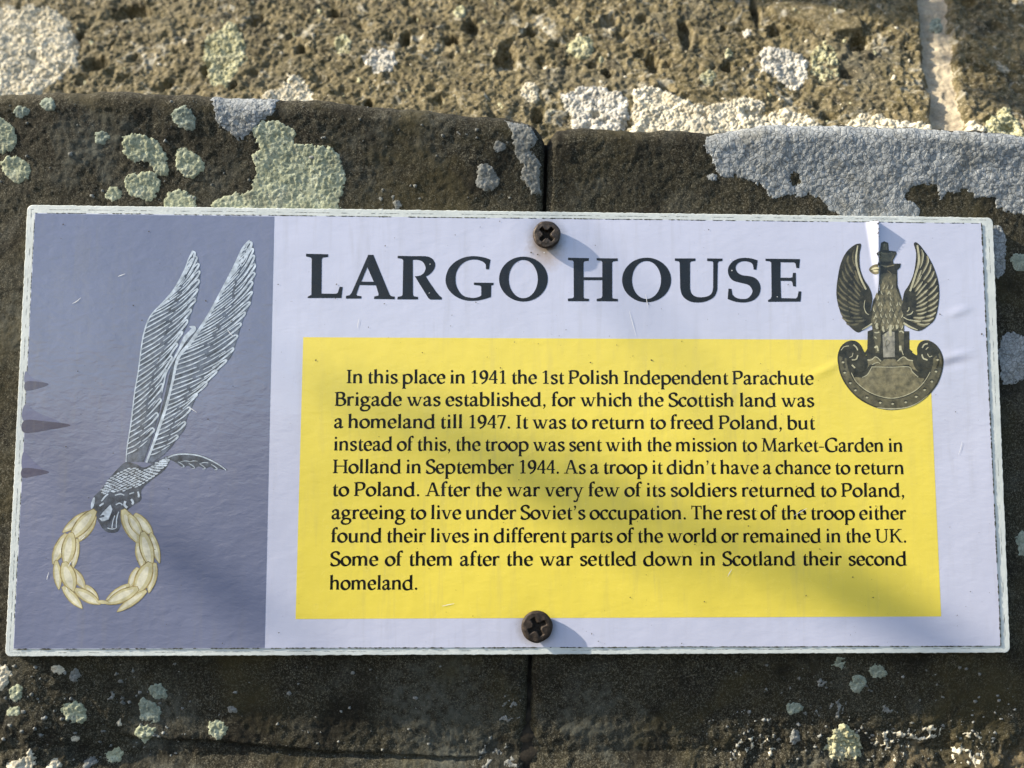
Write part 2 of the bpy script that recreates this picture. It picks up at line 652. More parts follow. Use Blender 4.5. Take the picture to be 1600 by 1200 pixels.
def uj_a(b):
    return UJ[0][0] + (b - UJ[0][1]) * (UJ[1][0] - UJ[0][0]) / (UJ[1][1] - UJ[0][1])


UJ_W = abs(up_ab(1500, 160)[0] - up_ab(1448, 160)[0]) / 2
SLAB = [(1195, 10), (1240, 4), (1300, 12), (1345, 30), (1352, 52), (1300, 58), (1255, 40), (1205, 30)]
SLAB_AB = np.array([up_ab(*p) for p in SLAB])


def poly_sd(a, b, poly):
    """signed distance to a closed polygon, positive inside"""
    a = np.asarray(a, float)
    b = np.asarray(b, float)
    d = np.full(a.shape, 1e9)
    inside = np.zeros(a.shape, bool)
    n = len(poly)
    for i in range(n):
        x1, y1 = poly[i]
        x2, y2 = poly[(i + 1) % n]
        ex, ey = x2 - x1, y2 - y1
        L2 = ex * ex + ey * ey + 1e-18
        t = np.clip(((a - x1) * ex + (b - y1) * ey) / L2, 0, 1)
        d = np.minimum(d, np.hypot(a - x1 - t * ex, b - y1 - t * ey))
        if y1 != y2:
            cr = ((y1 > b) != (y2 > b)) & (a < (x2 - x1) * (b - y1) / (y2 - y1) + x1)
            inside ^= cr
    return np.where(inside, d, -d)


def upper_h(a, b):
    wx = a + 0.002 * fbm(a, b, 0.012, 2, 61)
    wb = b + 0.002 * fbm(a, b, 0.012, 2, 62)
    h = 0.0024 * fbm(a, b, 0.05, 3, 20)
    h = h + 0.0022 * fbm(wx, wb, 0.014, 4, 21, 0.62)
    h = h + 0.0017 * fbm(wx, wb, 0.0045, 3, 24, 0.65)
    h = h - 0.0016 * np.abs(fbm(wx, wb, 0.006, 2, 29))
    f2, id2 = worley(wx + 0.002 * fbm(a, b, 0.005, 2, 66), wb, 0.0085, 27)
    h = h - 0.0030 * sstep(0.74, 0.95, id2) * sstep(0.52, 0.10, f2 + 0.15 * fbm(a, b, 0.004, 2, 28))
    slab = sstep(0.0, 0.002, poly_sd(a, b, SLAB_AB) + 0.0008 * fbm(a, b, 0.01, 2, 77))
    h = h * (1 - 0.75 * slab) + slab * 0.0022
    nz = 0.55 * fbm(a, b, 0.007, 3, 91, 0.6)
    for pa, pb, ra, rb in PITS_AB:
        r = np.hypot((a - pa) / ra, (b - pb) / rb) + nz
        h = h - 0.0065 * sstep(1.10, 0.45, r)
    # open joint on the right: the block's edge stands proud of the pale mortar
    dj = a - uj_a(b) + 0.0030 * fbm(a, b, 0.011, 3, 95, 0.6)
    j = sstep(UJ_W + 0.0016, UJ_W - 0.0012, np.abs(dj))
    h = h * (1 - j * 0.6) - j * (0.0040 - 0.10 * (dj - UJ_W * 0.2)) + j * 0.0007 * fbm(a, b, 0.004, 3, 96)
    h = h - 0.0006 * sstep(0, 0.004, dj - UJ_W)          # next block lies a little deeper
    return h


def upper_points(a, b, lift):
    e = 4e-4
    h = upper_h(a, b)
    ga = (upper_h(a + e, b) - upper_h(a - e, b)) / (2 * e)
    gb = (upper_h(a, b + e) - upper_h(a, b - e)) / (2 * e)
    ga = np.clip(ga, -1, 1)
    gb = np.clip(gb, -1, 1)
    n = UN - ga[..., None] * UA - gb[..., None] * UB
    n /= np.linalg.norm(n, axis=-1, keepdims=True)
    p = UP0 + a[..., None] * UA + b[..., None] * UB + h[..., None] * UN
    return p + n * lift[..., None]


b_lo = -0.012
b_hi = up_ab(800, -60)[1]
A_ = np.arange(up_ab(-60, 0)[0] - 0.01, up_ab(1660, 0)[0] + 0.012, 0.00046)
B_ = np.arange(b_lo, b_hi, 0.00046)
A_ = np.concatenate([np.linspace(A_[0] - 0.40, A_[0], 100)[:-1], A_, np.linspace(A_[-1], A_[-1] + 0.40, 100)[1:]])
B_ = np.concatenate([B_, np.linspace(B_[-1], B_[-1] + 0.35, 100)[1:]])
GA, GB = np.meshgrid(A_, B_)
UPP = upper_points(GA, GB, np.zeros_like(GA))
dj = GA - uj_a(GB) + 0.0030 * fbm(GA, GB, 0.011, 3, 95, 0.6)
uq = grid_quads(*GA.shape)
djm = dj.reshape(-1)[uq].mean(1)
UPP_f = UPP.reshape(-1, 3)


def sub_mesh(name, sel, mat):
    q = uq[sel]
    used = np.unique(q)
    rm = np.zeros(len(UPP_f), np.int64)
    rm[used] = np.arange(len(used))
    return wall_part(name, UPP_f[used], rm[q], mat)


sub_mesh('upper_stone', djm < -UJ_W * 0.9, M_UPPER)
sub_mesh('mortar_joint', np.abs(djm) <= UJ_W * 0.9, M_MORTAR)
sub_mesh('upper_stone', djm > UJ_W * 0.9, M_UPPER)


# --- unseen leaf shapes added along the sun's path to shade chosen spots
k = NT('shade_leaf_green', 0.4, 0.5)
k.color(k.ramp(k.noise(90, 3), [(0.3, (0.03, 0.06, 0.018)), (0.7, (0.06, 0.10, 0.03))]))
M_SHADE_LEAF = k.m
shade_leaves = bpy.data.objects.new('unseen_shade_leaves', None)
C.objects.link(shade_leaves)
shade_leaves.parent = wall
shade_leaves.location = wall_off
SHADE_SIGN = [(840, 745, 1.45, 0.0105, 0.010), (1030, 800, 1.5, 0.007, 0.009), (1400, 950, 1.4, 0.012, 0.010), (1260, 905, 1.45, 0.006, 0.007),
       (330, 900, 1.5, 0.008, 0.008), (610, 665, 1.45, 0.005, 0.007)]
SHADE_UPPER = [(1590, 20, 0.62, 0.022, 0.020), (1515, 25, 0.66, 0.020, 0.018), (1430, 5, 0.60, 0.020, 0.017), (1340, -8, 0.64, 0.020, 0.014), (1240, -14, 0.60, 0.018, 0.012), (1150, -16, 0.66, 0.014, 0.010),
          (1600, 95, 0.68, 0.017, 0.016), (1545, 85, 0.64, 0.014, 0.012), (1640, 150, 0.62, 0.018, 0.016)]
e1_ = np.cross(SUN, np.array([0, 0, 1.0]))
e1_ /= np.linalg.norm(e1_)
e2_ = np.cross(e1_, SUN)
pts_ = []
for i, (x, y, t, ra, rb) in enumerate(SHADE_SIGN + SHADE_UPPER):
    if i < len(SHADE_SIGN):
        X_, Z_ = at_y(x, y)
        c0 = np.array([X_, 0, Z_]) + SUN * t
    else:
        c0 = at_plane(x, y, UP0, UN) + SUN * t
    pts_.append(c0)
    shp = [(0, -1.0), (0.55, -0.85), (1.0, -0.45), (0.62, -0.15), (0.85, 0.35), (0.35, 0.4), (0, 1.15), (-0.35, 0.4), (-0.85, 0.35), (-0.62, -0.15), (-1.0, -0.45), (-0.55, -0.85)]
    V = [tuple(c0 + SUN * 0.002)] + [tuple(c0 + e1_ * p * ra + e2_ * q * rb) for p, q in shp]
    V += [tuple(np.array(v) - SUN * 0.0006) for v in V]
    n_ = len(shp)
    Fc = [(0, 1 + j, 1 + (j + 1) % n_) for j in range(n_)] + [(n_ + 1, n_ + 2 + (j + 1) % n_, n_ + 2 + j) for j in range(n_)]
    Fc += [(1 + j, n_ + 2 + j, n_ + 2 + (j + 1) % n_, 1 + (j + 1) % n_) for j in range(n_)]
    link_mesh('shade_leaf', V, Fc, [M_SHADE_LEAF], shade_leaves)
pts_.sort(key=lambda p: p[0])
stem_path = [np.array([-1.35, 0.05, 0.95])] + pts_
V, Fc = [], []
for i, p in enumerate(stem_path):
    r_ = 0.0016 * (1 - 0.6 * i / len(stem_path))
    for a_ in range(6):
        V.append(tuple(p + SUN * 0.004 + r_ * (math.cos(a_ * 1.047) * e2_ + math.sin(a_ * 1.047) * np.array([0, 1.0, 0]))))
for i in range(len(stem_path) - 1):
    for a_ in range(6):
        Fc.append((i * 6 + a_, i * 6 + (a_ + 1) % 6, i * 6 + 6 + (a_ + 1) % 6, i * 6 + 6 + a_))
link_mesh('stem', V, Fc, [M_SHADE_LEAF], shade_leaves)  # joins the added leaf shapes out of view


# ----------------------------------------------------------------- the sign
# photo pixel -> sign plane; a gentle relief of the laminated sheet is shared by everything printed on it
RDG_T = at_y(1369, 350)
RDG_B = at_y(1374, 468)
WRK = [(at_y(1497, 487), 0.004, 0.0012, 0.00022, 20), (at_y(1490, 556), 0.0055, 0.0011, 0.00024, 12), (at_y(1486, 571), 0.005, 0.0010, -0.00016, 12),
       (at_y(1290, 578), 0.006, 0.0012, 0.00018, 25)]
SCREWS = [at_y(854, 369), at_y(838, 977)]


def sheet_h(X, Z):
    X = np.asarray(X, float)
    Z = np.asarray(Z, float)
    t = np.clip((Z - RDG_B[1]) / (RDG_T[1] - RDG_B[1]), 0, 1.1)
    xr = RDG_B[0] + (RDG_T[0] - RDG_B[0]) * t
    d = X - xr
    w = 0.0013 + 0.0032 * t
    up = np.where(d < 0, sstep(-w, 0, d) ** 1.2, np.clip(1 - d / 0.0004, 0, 1))
    h = 0.0021 * t ** 1.5 * up
    for (wx, wz), sx, sz, am, an in WRK:
        c, s = math.cos(R(an)), math.sin(R(an))
        u = (X - wx) * c + (Z - wz) * s
        v = -(X - wx) * s + (Z - wz) * c
        h = h + am * np.exp(-(u / sx) ** 2 - (v / sz) ** 2)
    h = h + 0.00010 * fbm(X, Z, 0.07, 2, 120)
    for sx, sz in SCREWS:
        r2 = ((X - sx) ** 2 + (Z - sz) ** 2)
        h = h - 0.00018 * np.exp(-r2 / 0.007 ** 2)
    return h


SHEET_Y = -0.00022
LAY = 0.000022


def lay(X, Z, level):
    return SHEET_Y - level * LAY - sheet_h(X, Z)


sign = empty('information_sign', (0, 0, 0))
tag(sign, 'white-edged sign with two printed eagle badges and a yellow text panel', 'sign')

# --- aluminium composite plate with rounded corners
hw, hh = SIGN_W / 2, SIGN_H / 2


def quad_pt(u, v):
    return (-hw + u * SIGN_W, hh - v * SIGN_H)


def plate_outline():
    pts = []
    rc = 0.0019
    corners = [(-hw + rc, hh - rc, 180, 90), (hw - rc, hh - rc, 90, 0), (hw - rc, -hh + rc, 0, -90), (-hw + rc, -hh + rc, -90, -180)]
    for cx, cz, a0, a1 in corners:
        for a in np.linspace(a0, a1, 7):
            pts.append((cx + rc * math.cos(R(a)), cz + rc * math.sin(R(a))))
    out = []
    rng = random.Random(4)
    for i in range(len(pts)):
        p, q = np.array(pts[i]), np.array(pts[(i + 1) % len(pts)])
        n = max(1, int(np.linalg.norm(q - p) / 0.0009))
        for k in range(n):
            w = p + (q - p) * k / n
            j = 0.00006 * rng.gauss(0, 1) if n > 3 else 0
            nn = np.array([-(q - p)[1], (q - p)[0]]) / (np.linalg.norm(q - p) + 1e-12)
            out.append(tuple(w + nn * j))
    return out


PLO = plate_outline()
npl = len(PLO)
k = NT('white_plate_edge', 0.45, 0.4)
a = k.noise(900, 4, 0.75, 0.3)
b = k.noise(120, 4, 0.6)
col = k.ramp(b, [(0.3, (0.46, 0.50, 0.50)), (0.7, (0.60, 0.635, 0.63))])
col = k.mix(k.ramp(a, [(0.62, 0.0), (0.76, 0.8)]), col, (0.22, 0.23, 0.22))
k.color(col)
k.bump(a, 0.35, 0.0003)
M_PLATE = k.m
chamf = 0.00018
vv, ff = [], []
for lv, (ins, y) in enumerate([(0, 0.0028), (0, chamf), (chamf, 0.0)]):
    for x, z in PLO:
        s = 1 - ins / 0.08
        vv.append((x - math.copysign(ins, x), y, z - math.copysign(ins, z)))
for lv in range(2):
    for i in range(npl):
        j = (i + 1) % npl
        ff.append((lv * npl + i, lv * npl + j, (lv + 1) * npl + j, (lv + 1) * npl + i))
ff.append(tuple(range(2 * npl, 3 * npl)))
link_mesh('backing_plate', vv, ff, [M_PLATE], sign)


# --- flat printing: polygons and strokes unioned by a constrained triangulation
def cr_spline(pts, n=8, closed=False):
    P = [np.array(p, float) for p in pts]
    out = []
    N = len(P)
    for i in range(N if closed else N - 1):
        p0 = P[i - 1] if (closed or i > 0) else P[0]
        p1 = P[i]
        p2 = P[(i + 1) % N]
        p3 = P[(i + 2) % N] if (closed or i + 2 < N) else P[-1]
        for k in range(n):
            t = k / n
            out.append(0.5 * ((2 * p1) + (-p0 + p2) * t + (2 * p0 - 5 * p1 + 4 * p2 - p3) * t * t + (-p0 + 3 * p1 - 3 * p2 + p3) * t ** 3))
    if not closed:
        out.append(P[-1])
    return np.array(out)


def strip(A, B, closed=False):
    n = len(A)
    return [[tuple(A[i]), tuple(A[(i + 1) % n]), tuple(B[(i + 1) % n]), tuple(B[i])] for i in range(n if closed else n - 1)]


def normals(P, closed=False):
    P = np.asarray(P, float)
    if closed:
        T = np.roll(P, -1, 0) - np.roll(P, 1, 0)
    else:
        T = np.gradient(P, axis=0)
    L = np.linalg.norm(T, axis=1, keepdims=True) + 1e-12
    T = T / L
    return T, np.stack([-T[:, 1], T[:, 0]], 1)


def stroke(pts, w, n=8, closed=False, curve=True):
    """w: full width, a number or one value per control point"""
    P = cr_spline(pts, n, closed) if curve and len(pts) > 2 else np.array(pts, float)
    T, N = normals(P, closed)
    if isinstance(w, (int, float)):
        W = np.full(len(P), float(w))
    else:
        W = np.interp(np.linspace(0, 1, len(P)), np.linspace(0, 1, len(w)), w)
    A = P + N * W[:, None] / 2
    B = P - N * W[:, None] / 2
    return strip(A, B, closed)


def pen(pts, L=104, t=40, ang=28, n=8, closed=False, k=1.42):
    """stroke of a broad nib held at an angle: width follows the direction"""
    P = cr_spline(pts, n, closed) if len(pts) > 2 else np.array(pts, float)
    T, N = normals(P, closed)
    da = np.arctan2(T[:, 1], T[:, 0]) - R(ang)
    L, t = L * k, t * k + 8
    W = np.sqrt((L * np.sin(da)) ** 2 + (t * np.cos(da)) ** 2)
    return strip(P + N * W[:, None] / 2, P - N * W[:, None] / 2, closed)


def ell(cx, cy, rx, ry, n=28, rot=0):
    a = np.linspace(0, 2 * np.pi, n, endpoint=False)
    x, y = rx * np.cos(a), ry * np.sin(a)
    c, s = math.cos(R(rot)), math.sin(R(rot))
    return np.stack([cx + x * c - y * s, cy + x * s + y * c], 1)


def union(polys, eps=1e-7):
    """overlapping polygons -> clean (verts2d, tris): constrained triangulation of all outlines, then only the
    triangles whose centre lies inside one of the polygons"""
    vs, es, ps = [], [], []
    for p in polys:
        i0 = len(vs)
        q = [tuple(map(float, v)) for v in p]
        n = len(q)
        vs += q
        es += [(i0 + i, i0 + (i + 1) % n) for i in range(n)]
        ps.append(np.array(q))
    r = delaunay_2d_cdt([Vector(v) for v in vs], es, [], 0, eps)
    V = np.array([tuple(v) for v in r[0]])
    T = np.array([tuple(f) for f in r[2]], int)
    cen = V[T].mean(1)
    order = np.argsort(cen[:, 0])
    cs = cen[order]
    keep = np.zeros(len(T), bool)
    for q in ps:
        lo, hi = q.min(0), q.max(0)
        i0, i1 = np.searchsorted(cs[:, 0], [lo[0], hi[0]])
        if i1 <= i0:
            continue
        c = cs[i0:i1]
        ins = np.zeros(len(c), bool)
        n = len(q)
        for i in range(n):
            x1, y1 = q[i]
            x2, y2 = q[(i + 1) % n]
            if y1 != y2:
                ins ^= ((y1 > c[:, 1]) != (y2 > c[:, 1])) & (c[:, 0] < (x2 - x1) * (c[:, 1] - y1) / (y2 - y1) + x1)
        keep[order[i0:i1][ins]] = True
    return [tuple(v) for v in V], [tuple(int(i) for i in t) for t in T[keep]]


class Ink:
    """collects flat printed shapes of several inks (one material each, one layer each) into one mesh"""

    def __init__(self, mats):
        self.mats = mats
        self.v, self.f, self.mi = [], [], []

    def add(self, polys, mi=0, level=3.0, fine=None):
        if not polys:
            return
        v, f = union(polys)
        v = np.array(v)
        if fine:
            v, f = refine(v, f, fine)
        i0 = len(self.v)
        Y = lay(v[:, 0], v[:, 1], level)
        self.v += [(x, y, z) for (x, z), y in zip(v, Y)]
        for t in f:
            p = v[list(t)]
            ar = 0
            for i in range(len(t)):
                ar += p[i][0] * p[(i + 1) % len(t)][1] - p[(i + 1) % len(t)][0] * p[i][1]
            tt = t if ar > 0 else t[::-1]
            self.f.append(tuple(i0 + q for q in tt))
            self.mi.append(mi)

    def build(self, name, parent):
        return link_mesh(name, self.v, self.f, self.mats, parent, self.mi)


def refine(v, f, mx):
    v = [tuple(p) for p in v]
    f = list(f)
    for _ in range(6):
        cache = {}
        out = []
        split = False

        def mid(i, j):
            key = (min(i, j), max(i, j))
            if key not in cache:
                v.append(((v[i][0] + v[j][0]) / 2, (v[i][1] + v[j][1]) / 2))
                cache[key] = len(v) - 1
            return cache[key]
        for a, b, c in f:
            es = []
            for i, j in ((a, b), (b, c), (c, a)):
                es.append(math.dist(v[i], v[j]) > mx)
            if not any(es):
                out.append((a, b, c))
                continue
            split = True
            m_ = [mid(i, j) if e else None for (i, j), e in zip(((a, b), (b, c), (c, a)), es)]
            if all(es):
                out += [(a, m_[0], m_[2]), (m_[0], b, m_[1]), (m_[2], m_[1], c), (m_[0], m_[1], m_[2])]
            else:
                ring = [a] + ([m_[0]] if es[0] else []) + [b] + ([m_[1]] if es[1] else []) + [c] + ([m_[2]] if es[2] else [])
                # fan from a midpoint keeps every triangle non-degenerate
                kx = next(i for i, q in enumerate(ring) if q not in (a, b, c))
                ring = ring[kx:] + ring[:kx]
                for i in range(1, len(ring) - 1):
                    out.append((ring[0], ring[i], ring[i + 1]))
        f = out
        if not split:
            break
    return np.array(v), f


def PX(poly):
    """photo pixels -> sign plane"""
    return [at_y(x, y, SHEET_Y) for x, y in poly]


def PXS(polys):
    return [PX(p) for p in polys]


def crop(ox, oy, sc):
    return lambda pts: [(ox + x / sc, oy + y / sc) for x, y in pts]


# inks
def stain(k, col):
    """rust run below the upper screw and grey scuffs"""
    mp = k.n('ShaderNodeMapping')
    mp.inputs['Location'].default_value = (-(SCREWS[0][0] - 0.0004), 0, -(SCREWS[0][1] - 0.0058))
    k.ln(k.co, mp.inputs['Vector'])
    ln = k.n('ShaderNodeVectorMath', operation='LENGTH')
    k.ln(mp.outputs[0], ln.inputs[0])
    nz = k.noise(500, 5, 0.7)
    d = k.math('ADD', ln.outputs['Value'], k.math('MULTIPLY', k.math('SUBTRACT', nz, 0.5), 0.006))
    col = k.mix(k.ramp(d, [(0.0015, 0.8), (0.0068, 0.0)]), col, (0.30, 0.215, 0.135))
    for sc_ in SCREWS:
        m2 = k.n('ShaderNodeMapping')
        m2.inputs['Location'].default_value = (-sc_[0], 0, -sc_[1])
        k.ln(k.co, m2.inputs['Vector'])
        l2 = k.n('ShaderNodeVectorMath', operation='LENGTH')
        k.ln(m2.outputs[0], l2.inputs[0])
        d2_ = k.math('ADD', l2.outputs['Value'], k.math('MULTIPLY', k.math('SUBTRACT', nz, 0.5), 0.003))
        col = k.mix(k.ramp(d2_, [(0.0046, 0.6), (0.0068, 0.0)]), col, (0.20, 0.185, 0.17))
    return col


M_LAV = mat_print('lavender_print', (0.485, 0.505, 0.64), 0.09, 0.04, 0.5, stain)
M_VIOLET = mat_print('slate_violet_print', (0.150, 0.169, 0.260), 0.07, 0.06, ripple=0.34)
M_YELLOW = mat_print('yellow_print', (0.72, 0.59, 0.085), 0.16, 0.04)
M_INK = mat_print('black_print', (0.002, 0.0022, 0.0026), 0.22, 0.2, 0.22)
M_NAVY = mat_print('navy_print', (0.006, 0.008, 0.013), 0.2, 0.25, 0.35)
M_SLATE = mat_print('dark_slate_print', (0.098, 0.118, 0.162), 0.18, 0.5, vscale=380)
M_DKSLATE = mat_print('deep_slate_print', (0.060, 0.073, 0.100), 0.18, 0.6, vscale=380)
M_SILVER = mat_print('silver_print', (0.42, 0.48, 0.56), 0.16, 0.42, vscale=420)
M_GOLD = mat_print('pale_gold_print', (0.46, 0.425, 0.26), 0.16, 0.3, vscale=260)
M_CREAM = mat_print('cream_print', (0.56, 0.54, 0.43), 0.16, 0.3, vscale=260)
M_OLIVE = mat_print('olive_line_print', (0.25, 0.20, 0.085), 0.18, 0.6, vscale=300)
M_BRZ0 = mat_print('dark_bronze_print', (0.026, 0.024, 0.015), 0.18, 0.8, 0.4, vscale=420)
M_BRZ1 = mat_print('bronze_print', (0.085, 0.075, 0.040), 0.18, 0.6, vscale=420)
M_BRZ2 = mat_print('worn_bronze_print', (0.150, 0.130, 0.070), 0.18, 0.6, vscale=420)
M_BRZ3 = mat_print('bright_bronze_print', (0.42, 0.395, 0.26), 0.18, 0.25, vscale=420)
M_PLUM = mat_print('plum_streak', (0.062, 0.062, 0.11), 0.14, 0.15)
M_GRIME = mat_simple_rock('edge_grime', (0.02, 0.02, 0.015), (0.07, 0.07, 0.05), 900, 0.2)

# --- sheet (a fine grid so that its creases are real)
ins_l, ins_r, ins_t, ins_b = [], [], [], []
SH_TL, SH_TR, SH_BR, SH_BL = at_y(55, 333), at_y(1533, 349), at_y(1563, 1009), at_y(21, 1014)


def bil(u, v):
    u = np.asarray(u)[..., None]
    v = np.asarray(v)[..., None]
    a, b, c, d = map(np.array, (SH_TL, SH_TR, SH_BR, SH_BL))
    return (a * (1 - u) + b * u) * (1 - v) + (d * (1 - u) + c * u) * v


def sheet_grid(name, corners, level, mat, step=0.0011, jag=0.0, extra_x=None, parent=None):
    a, b, c, d = map(np.array, corners)
    nu = int(np.linalg.norm(b - a) / step) + 2
    nv = int(np.linalg.norm(d - a) / step) + 2
    us = np.linspace(0, 1, nu)
    if extra_x is not None:
        us = np.unique(np.concatenate([us, extra_x]))
    vs = np.linspace(0, 1, nv)
    U, V = np.meshgrid(us, vs)
    P = (a * (1 - U[..., None]) + b * U[..., None]) * (1 - V[..., None]) + (d * (1 - U[..., None]) + c * U[..., None]) * V[..., None]
    if jag:
        for rr, ax, sg in ((0, 1, 1), (-1, 1, -1)):
            s = P[rr, :, 0]
            P[rr, :, 1] -= sg * jag * np.abs(perlin(s / 0.0025, s * 0 + rr, 51)) * 1.4
        for cc, sg in ((0, 1), (-1, -1)):
            s = P[:, cc, 1]
            P[:, cc, 0] += sg * jag * np.abs(perlin(s / 0.0025, s * 0 + cc, 52)) * 1.4
    Y = lay(P[..., 0], P[..., 1], level)
    V3 = np.stack([P[..., 0], Y, P[..., 1]], -1).reshape(-1, 3)
    o = link_quads(name, V3, grid_quads(*U.shape)[:, ::-1], mat, parent or sign)
    return o


ux = (RDG_T[0] - SH_TL[0]) / (SH_TR[0] - SH_TL[0])
sheet_grid('printed_sheet', (SH_TL, SH_TR, SH_BR, SH_BL), 0, M_LAV, 0.0011, 0.00012, np.linspace(ux - 0.014, ux + 0.008, 60))
sheet_grid('violet_panel', (at_y(56, 334), at_y(429, 338.5), at_y(414, 1012), at_y(22, 1013)), 1, M_VIOLET, 0.0011, 0.00005)
sheet_grid('yellow_panel', (at_y(474, 527), at_y(1451, 531.5), at_y(1470, 963), at_y(462, 967)), 1, M_YELLOW, 0.0011)

# --- grime caught along the cut edge of the sheet and in the plate's scored line
rng = random.Random(11)


def edge_line(p, q, w, gap, seed, wob, level=0.5, jag=1.0):
    polys = []
    p, q = np.array(p), np.array(q)
    L = np.linalg.norm(q - p)
    d = (q - p) / L
    n = np.array([-d[1], d[0]])
    s = 0.0
    rg = random.Random(seed)
    while s < L:
        ln = rg.uniform(0.0006, 0.004)
        e = min(L, s + ln)
        if rg.random() > gap:
            m_ = max(2, int((e - s) / 0.0005))
            A, B = [], []
            for i in range(m_ + 1):
                c = p + d * (s + (e - s) * i / m_) + n * wob * perlin(np.array([(s + i * 0.0005) / 0.03]), np.array([seed * 1.3]), 5)[0]
                ww = w * (0.35 + jag * rg.random()) * (1 if 0 < i < m_ else 0.4)
                A.append(c + n * ww * rg.uniform(0.4, 1.0))
                B.append(c - n * ww * rg.uniform(0.4, 1.0))
            polys += strip(A, B)
        s = e + (rg.uniform(0.0002, 0.0012) if rg.random() < 0.3 else -0.0001)
    return polys


gr = Ink([M_GRIME])
IN = lambda p, dx, dz: (p[0] + dx, p[1] + dz)
for (p, q, w, gp, sd) in ((SH_TL, SH_TR, 0.00020, 0.12, 1), (SH_TR, SH_BR, 0.00030, 0.06, 2), (SH_BL, SH_BR, 0.00024, 0.15, 3), (SH_TL, SH_BL, 0.00014, 0.25, 4)):
    gr.add(edge_line(p, q, w, gp, sd, 0.00012, 1.4), 0, 1.6)
for (p, q, w, gp, sd) in ((at_y(48, 327), at_y(1542, 344), 0.00008, 0.35, 21), (at_y(1544, 346), at_y(1571, 1012), 0.00007, 0.5, 22),
                          (at_y(15, 1020), at_y(1570, 1013), 0.00007, 0.5, 23), (at_y(49, 327), at_y(15, 1018), 0.00008, 0.35, 24)):
    # these lie on the bare plate
    v, f = union(edge_line(p, q, w, gp, sd, 0.00010))
    i0 = len(gr.v)
    gr.v += [(x, -0.00003, z) for x, z in v]
    for t in f:
        gr.f.append(tuple(i0 + q_ for q_ in t))
        gr.mi.append(0)
gr.build('edge_grime', sign)

# --- title lettering, outlines measured from the photograph
t1, t2, t3, t4 = crop(470, 380, 8), crop(670, 380, 8), crop(870, 380, 8), crop(1070, 380, 8)
G = []
G.append(t1([(65, 132), (342, 138), (340, 172), (275, 180), (262, 200), (258, 630), (440, 632), (462, 620), (485, 545), (523, 547), (508, 685), (85, 685), (88, 668), (132, 645), (137, 200), (128, 180), (65, 165)]))
G.append(t1([(843, 145), (907, 145), (1110, 640), (1125, 660), (1175, 668), (1173, 700), (915, 697), (918, 665), (970, 655), (972, 635), (940, 527), (912, 482), (832, 300)]))
G.append(t1([(843, 145), (870, 150), (870, 260), (832, 300), (757, 480), (735, 522), (695, 640), (705, 655), (758, 662), (755, 692), (563, 692), (566, 658), (610, 650), (635, 620)]))
G.append(t1([(740, 480), (925, 482), (945, 527), (720, 522)]))
G.append(t1([(1212, 158), (1400, 162), (1400, 205), (1402, 640), (1410, 662), (1467, 672), (1463, 703), (1207, 702), (1210, 670), (1262, 660), (1272, 640), (1280, 215), (1265, 195), (1210, 188)]))
ro = cr_spline([(1390, 162), (1560, 163), (1635, 188), (1672, 235), (1680, 280), (1660, 335), (1610, 390), (1560, 418)], 5)
ri = cr_spline([(1390, 207), (1470, 210), (1525, 235), (1555, 285), (1558, 325), (1538, 370), (1495, 402), (1425, 415)], 5)
G += [t1(p) for p in strip(ro, ri)]
G.append(t1([(1425, 413), (1560, 410), (1604, 480), (1690, 605), (1732, 655), (1763, 680), (1762, 705), (1620, 705), (1595, 688)]))
go = cr_spline([(770, 205), (700, 180), (600, 163), (520, 163), (420, 185), (320, 240), (245, 325), (210, 440), (225, 540), (280, 620), (360, 680), (450, 712), (540, 720), (640, 712), (775, 675)], 5)
gi = cr_spline([(716, 270), (680, 235), (610, 208), (520, 208), (450, 235), (390, 285), (345, 365), (335, 450), (345, 530), (385, 610), (440, 660), (510, 680), (570, 683), (630, 668), (670, 640)], 5)
G += [t2(p) for p in strip(go, gi)]
G.append(t2([(771, 205), (752, 327), (715, 325), (712, 268), (685, 235), (690, 178)]))
G.append(t2([(563, 492), (812, 495), (808, 520), (780, 530), (777, 672), (720, 692), (655, 700), (655, 545), (640, 530), (563, 520)]))
G += [t2(p) for p in strip(ell(1183, 448, 305, 281, 48), ell(1181, 448, 181, 239, 48), True)]
G.append(t3([(140, 180), (402, 187), (400, 220), (345, 228), (335, 245), (335, 675), (345, 690), (403, 695), (402, 725), (140, 725), (137, 692), (200, 685), (212, 670), (210, 235), (200, 218), (140, 210)]))
G.append(t3([(497, 187), (762, 190), (760, 222), (705, 228), (692, 245), (692, 680), (702, 690), (763, 697), (763, 727), (498, 725), (498, 695), (555, 685), (568, 665), (568, 240), (558, 222), (497, 215)]))
G.append(t3([(330, 425), (575, 425), (575, 462), (330, 462)]))
G += [t3(p) for p in strip(ell(1122, 460, 307, 279, 48), ell(1121, 460, 181, 237, 48), True)]
uo = [(-65, 235), (-58, 560), (-40, 635), (0, 690), (70, 730), (160, 741), (250, 731), (330, 697), (380, 650), (406, 580), (412, 235)]
ui = [(65, 235), (65, 560), (75, 610), (100, 645), (140, 668), (200, 676), (260, 670), (310, 650), (340, 615), (353, 560), (355, 235)]
G += [t4(p) for p in strip(cr_spline(uo[1:-1], 5), cr_spline(ui[1:-1], 5))]
G.append(t4([uo[0], ui[0], ui[1], uo[1]]))
G.append(t4([uo[-2], ui[-2], ui[-1], uo[-1]]))
G.append(t4([(-125, 190), (132, 190), (130, 222), (80, 228), (65, 245), (-65, 245), (-75, 228), (-125, 220)]))
G.append(t4([(278, 190), (470, 192), (470, 222), (425, 228), (412, 245), (355, 245), (345, 228), (278, 222)]))
sa = [(905, 213), (840, 192), (750, 183), (660, 195), (590, 235), (545, 300), (540, 370), (565, 430), (610, 470), (700, 495), (780, 515), (825, 550), (845, 600), (825, 650), (780, 690), (710, 697), (640, 680), (590, 635), (580, 570)]
